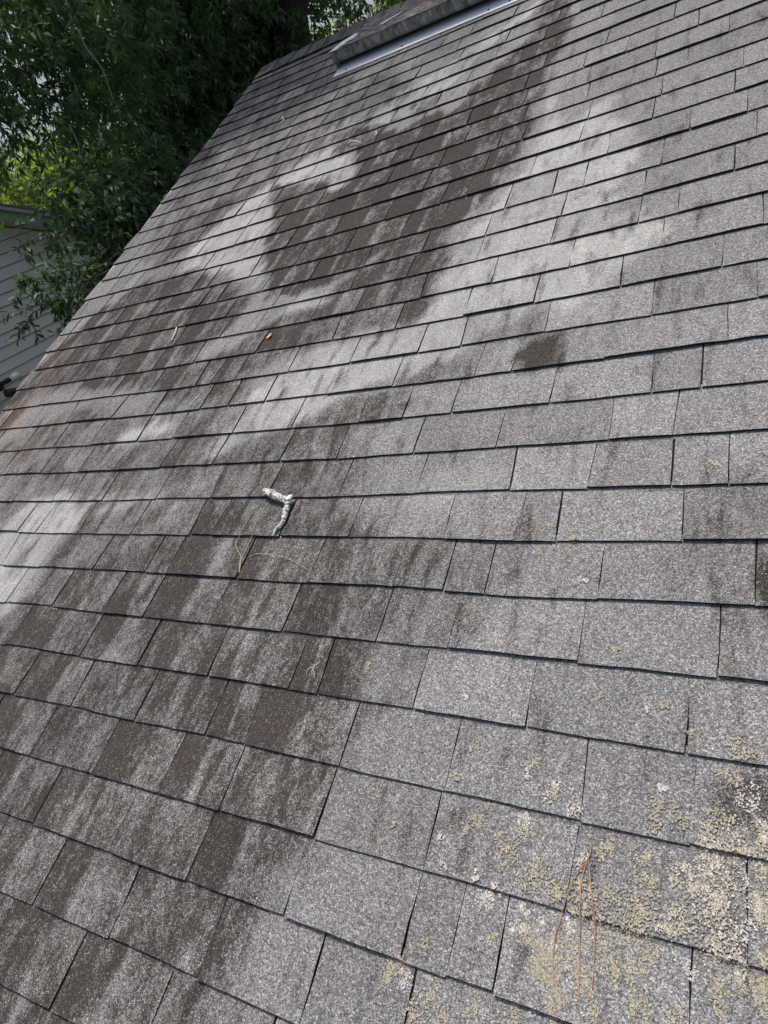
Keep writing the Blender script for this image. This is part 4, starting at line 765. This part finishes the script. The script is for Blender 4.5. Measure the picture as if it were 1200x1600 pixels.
# live oak whose two trunks rise beyond the ridge
tA = pix(455, 60, 9.2); tB = pix(405, 50, 9.9)
oak = tree('oak_tree', 'dark oak with two thick trunks rising behind the ridge, left of the roof vent', 'tree',
     [(300,60,105,9.6,.9),(250,60,130,9.0,1),(270,170,110,8.4,1),(350,170,80,9.0,1),(375,95,50,9.0,.8),(215,250,75,7.8,.9),(305,240,75,8.2,1),(420,140,35,9.6,.6),
      (430,-190,130,10.2,.8),(560,10,70,11.2,.28),(620,-40,90,11.2,.4),(520,40,50,11.0,.3),(350,-20,60,9.4,.9),(300,-120,160,9.4,.8),(700,-60,90,11.6,.6),(230,310,60,7.6,1),(180,340,50,7.4,.8),(505,85,40,10.6,.6),(340,260,60,8.6,1),
      (0,(-2.9,4.5,4.5),0.95,0,1.6),(0,(-2.0,4.9,4.9),0.9,0,1.4),(0,(-1.5,4.1,5.2),0.6,0,.6),(0,(-3.4,5.6,4.6),1.1,0,1.4),(0,(-3.2,3.6,4.6),0.6,0,.6),(0,(-1.0,5.6,5.2),0.8,0,.9)],  # unseen overhead clumps, added to shade the roof's upper left
     M_LEAF_OAK, 21, 0.085, 0.036, gp(455,60,9.2),
     [([tuple(gp(458,60,9.2)), tuple(pix(462,300,9.2)), tuple(pix(456,110,9.2)), tuple(pix(448,-60,9.3)), tuple(pix(470,-260,9.6))], 0.30, 0.20),
      ([tuple(gp(400,60,9.9)), tuple(pix(408,300,9.9)), tuple(pix(400,110,9.9)), tuple(pix(385,-40,10)), tuple(pix(330,-220,10))], 0.34, 0.18),
      ([tuple(pix(385,-20,9.95)), tuple(pix(300,10,9.4)), tuple(pix(220,60,8.8)), tuple(pix(140,70,8.0))], 0.11, 0.03),
      ([tuple(pix(460,-100,9.3)), (-3.3,6.0,4.2), (-2.6,4.9,4.6), (-1.8,4.2,4.9)], 0.10, 0.02),  # unseen limb added to carry the shading clumps
      ([tuple(pix(400,60,9.8)), tuple(pix(330,130,9.2)), tuple(pix(260,220,8.4)), tuple(pix(215,300,7.7))], 0.08, 0.02)], dens=4700)
willow = tree('slender_leaved_tree', 'mid green tree with narrow leaves filling the top left corner above the siding house', 'tree',
     [(20,30,110,6.6,1),(110,60,110,6.8,1),(-60,120,110,6.6,1),(60,130,95,6.4,1),(150,110,70,7.0,.6),(50,180,50,6.4,.8),(120,185,28,6.8,.5),(180,40,90,7.3,1),(90,-70,140,7.0,.8),(-100,0,140,7.0,.7),(225,110,50,7.5,.9),(-110,230,60,6.4,.6),(-15,195,60,6.6,.8),(230,-60,120,8,.8)],
     M_LEAF_WILLOW, 22, 0.092, 0.023, gp(30,60,7.4),
     [([tuple(pix(-330,1500,4.2)), tuple(pix(-300,700,5.6)), tuple(pix(-200,150,7.0)), tuple(pix(-40,-20,7.2))], 0.13, 0.05),
      ([tuple(pix(22,120,7.4)), tuple(pix(90,90,7.0)), tuple(pix(170,60,7.0))], 0.05, 0.015)], dens=4100, droop=0.8)
bush = tree('evergreen_shrub', 'dense dark evergreen growing between the two houses, its twigs hanging over the siding', 'shrub',
     [(150,300,42,5.6,2.2),(110,330,36,5.6,2),(190,330,46,5.8,2.4),(225,300,50,6.2,2.2),(225,365,36,5.7,3),(255,300,42,6.2,2),(205,395,34,5.6,4.5),(180,430,34,5.5,4.5),(155,458,32,5.4,4.5),(140,475,26,5.3,4.5),(115,445,26,5.3,3.5),(90,430,18,5.2,3),(100,345,24,5.4,.8),(125,250,22,5.8,.5),(225,230,28,6.2,.6),(290,265,40,6.8,1),(165,365,22,5.5,3),(120,480,20,5.2,4),(70,445,12,5.2,3),(110,290,36,5.6,.9),(70,330,20,5.3,.5)],
     M_LEAF_OAK, 23, 0.064, 0.028, gp(200,330,5.7),
     [([tuple(gp(225,330,5.9)), tuple(pix(235,600,5.9)), tuple(pix(225,380,5.8)), tuple(pix(200,260,5.8))], 0.06, 0.02)], dens=9500)
# sunny trees far behind
gF = random.Random(4)
fars = [(20,285,75,24,'bright sunlit green tree seen above the left house roof edge, nearest the photo\'s left side'),
        (-120,270,90,27,'sunlit green tree far behind, beyond the left side of the picture'),
        (120,260,80,27,'yellow green sunlit tree glimpsed through the gap just right of the siding roof end'),
        (195,235,70,25,'lime green sunlit tree seen through the hole in the dark leaves beside the house rake'),
        (290,220,90,29,'pale sunlit tree glimpsed between the shrub and the roof edge'),
        (400,150,90,30,'sunlit tree glimpsed left of the oak trunks'),
        (500,100,80,30,'sunlit tree glimpsed between the oak trunks and the ridge'),
        (610,50,80,31,'distant tree seen through thin leaves above the vent hood')]
for i, (x, y, rpx, d, lab) in enumerate(fars):
    bl = []
    for _ in range(9):
        a = gF.uniform(0, 6.28); q = gF.uniform(0, 0.75)*rpx
        bl.append((x+q*math.cos(a)*1.1, y+q*math.sin(a)*0.7+10, rpx*gF.uniform(0.35, 0.6), d+gF.uniform(-2, 2), 1))
    bl += [(x+gF.uniform(-.5, .5)*rpx, y+rpx*1.1, rpx*0.6, d, 1), (x, y+rpx*1.9, rpx*0.7, d, 1)]
    base = gp(x, y, d)
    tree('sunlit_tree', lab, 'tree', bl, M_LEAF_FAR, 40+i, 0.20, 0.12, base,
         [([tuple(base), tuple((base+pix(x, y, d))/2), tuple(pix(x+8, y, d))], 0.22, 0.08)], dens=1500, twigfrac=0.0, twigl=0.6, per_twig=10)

# hanging sprays whose leaves can be told apart: every leaf is an object
def leaf_mesh(L, W, fold):
    V = [(0,0,0),(L*.22,W*.36,fold*.6),(L*.55,W*.5,fold),(L*.82,W*.3,fold*.6),(L,0,-L*.10),(L*.82,-W*.3,fold*.6),(L*.55,-W*.5,fold),(L*.22,-W*.36,fold*.6),(L*.3,0,0),(L*.65,0,-L*.02)]
    F = [(0,8,1),(8,2,1),(8,9,2),(9,3,2),(9,4,3),(0,7,8),(8,7,6),(8,6,9),(9,6,5),(9,5,4)]
    return mesh_from('leaf', V, F, M_LEAF_SPRAY, True)
LEAVES = [leaf_mesh(0.062, 0.026, 0.004), leaf_mesh(0.075, 0.024, 0.007), leaf_mesh(0.050, 0.022, 0.002), leaf_mesh(0.058, 0.030, 0.005)]
gs = random.Random(9)
nleaf = [0]
def spray(pts, d0, d1, count, label, leafscale=1.0, fork=()):
    k = len(pts); d0 += 0.45; d1 += 0.45; P = [pix(x, y, d0+(d1-d0)*i/(k-1)) for i, (x, y) in enumerate(pts)]
    root = empty('leafy_branch', tuple(P[0]), label, 'branch', None)
    lines = [P]+[[pix(x, y, d1 if j else (d0+d1)/2) for j, (x, y) in enumerate(f)] for f in fork]
    cnts = [count]+[max(6, int(count*0.45))]*len(fork)
    for li, c_ in zip(lines, cnts):
        Q = spline(li, 14); b = MB(); b.tube([tuple(q) for q in Q], list(np.linspace(0.0045, 0.0015, 14)), 5); b.build('stem', M_TWIG, root)
        for i in range(c_):
            f = 0.12+0.88*(i+gs.random())/c_; x = f*13; a = min(int(x), 12)
            p = Vector(Q[a]).lerp(Vector(Q[a+1]), x-a); t = (Vector(Q[a+1])-Vector(Q[a])).normalized()
            s = t.orthogonal().normalized(); s.rotate(Matrix.Rotation(i*2.4+gs.uniform(-.5, .5), 3, t))
            dr = (t*gs.uniform(0.3, 0.9)+s*0.8+Vector((0, 0, gs.uniform(-0.6, 0.15)))).normalized()
            zz = (Vector((gs.uniform(-.6,.6), gs.uniform(-.9,.3), 0.9)) ); zz = (zz-dr*zz.dot(dr)).normalized(); yy = zz.cross(dr)
            o = bpy.data.objects.new('leaf', LEAVES[gs.randrange(4)]); COL.objects.link(o); o.parent = root
            sc = leafscale*gs.uniform(0.65, 1.2)
            mm = Matrix((dr*sc, yy*sc, zz*sc)).transposed().to_4x4(); mm.translation = rel(root, p+s*0.002)
            o.matrix_basis = mm; nleaf[0] += 1
    return root
spray([(150,330),(120,345),(95,355),(70,368)], 5.2, 4.9, 26, 'leafy twig hanging across the siding just below the roof edge', fork=[[(110,350),(98,372),(92,388)],[(80,362),(78,385)]])
spray([(75,362),(50,375),(32,385),(22,392)], 4.9, 4.8, 16, 'leafy twig tip highest and farthest left against the siding', 0.9, fork=[[(45,378),(40,395),(38,402)]])
spray([(160,345),(150,365),(140,380),(120,390)], 5.0, 4.8, 16, 'leafy twig with drooping broad leaves in the middle of the siding', 1.1, fork=[[(150,365),(142,385)]])
spray([(185,395),(150,420),(110,425),(75,415),(68,408)], 4.7, 4.5, 34, 'upper twig of the leafy clump over the siding beside the rake', fork=[[(120,425),(100,440),(85,442)],[(140,425),(130,415),(115,420)]])
spray([(175,420),(130,440),(85,440),(50,440),(33,445)], 4.6, 4.4, 40, 'long twig reaching left across the siding at mid height', fork=[[(90,440),(70,455),(55,450)],[(60,440),(45,438),(35,437)]])
spray([(150,450),(110,465),(70,475),(35,482),(0,495)], 4.5, 4.3, 34, 'thin twig stretching to the left picture edge above the flood light', 0.9, fork=[[(60,478),(48,462),(30,458),(22,468)]])
spray([(140,440),(110,470),(95,485),(88,490)], 4.5, 4.4, 30, 'twig in the thick lower part of the leafy clump beside the rake', fork=[[(110,465),(85,470),(62,465)],[(120,455),(110,485),(105,500)]])
spray([(80,475),(50,490),(42,505),(30,515)], 4.4, 4.3, 22, 'lowest twig drooping over the siding above the flood light', 0.9, fork=[[(45,500),(55,515),(60,528)],[(42,503),(32,520),(26,535)]])
spray([(125,470),(105,495),(98,510),(84,520)], 4.4, 4.3, 16, 'short twig hanging lowest right of the clump, touching the rake line', 0.9)
def vine(pts, d, label, r=0.006):
    b = MB(); Q = spline([pix(x, y, d) for x, y in pts], 16); b.tube([tuple(q) for q in Q], list(np.linspace(r, r*.6, 16)), 6)
    tag(b.build('vine_stem', M_VINE, None, True), label, 'vine')
vine([(122,45),(135,75),(158,105),(168,130),(178,158)], 5.6, 'long pale hanging vine stem in front of the dark leaves above the bright gap', 0.0055)
vine([(108,195),(118,215),(124,235),(123,250)], 5.6, 'short pale vine stem hanging over the siding house roof', 0.005)
vine([(-10,78),(15,95),(38,110)], 5.6, 'thin pale stem crossing the leaves at the far top left', 0.004)
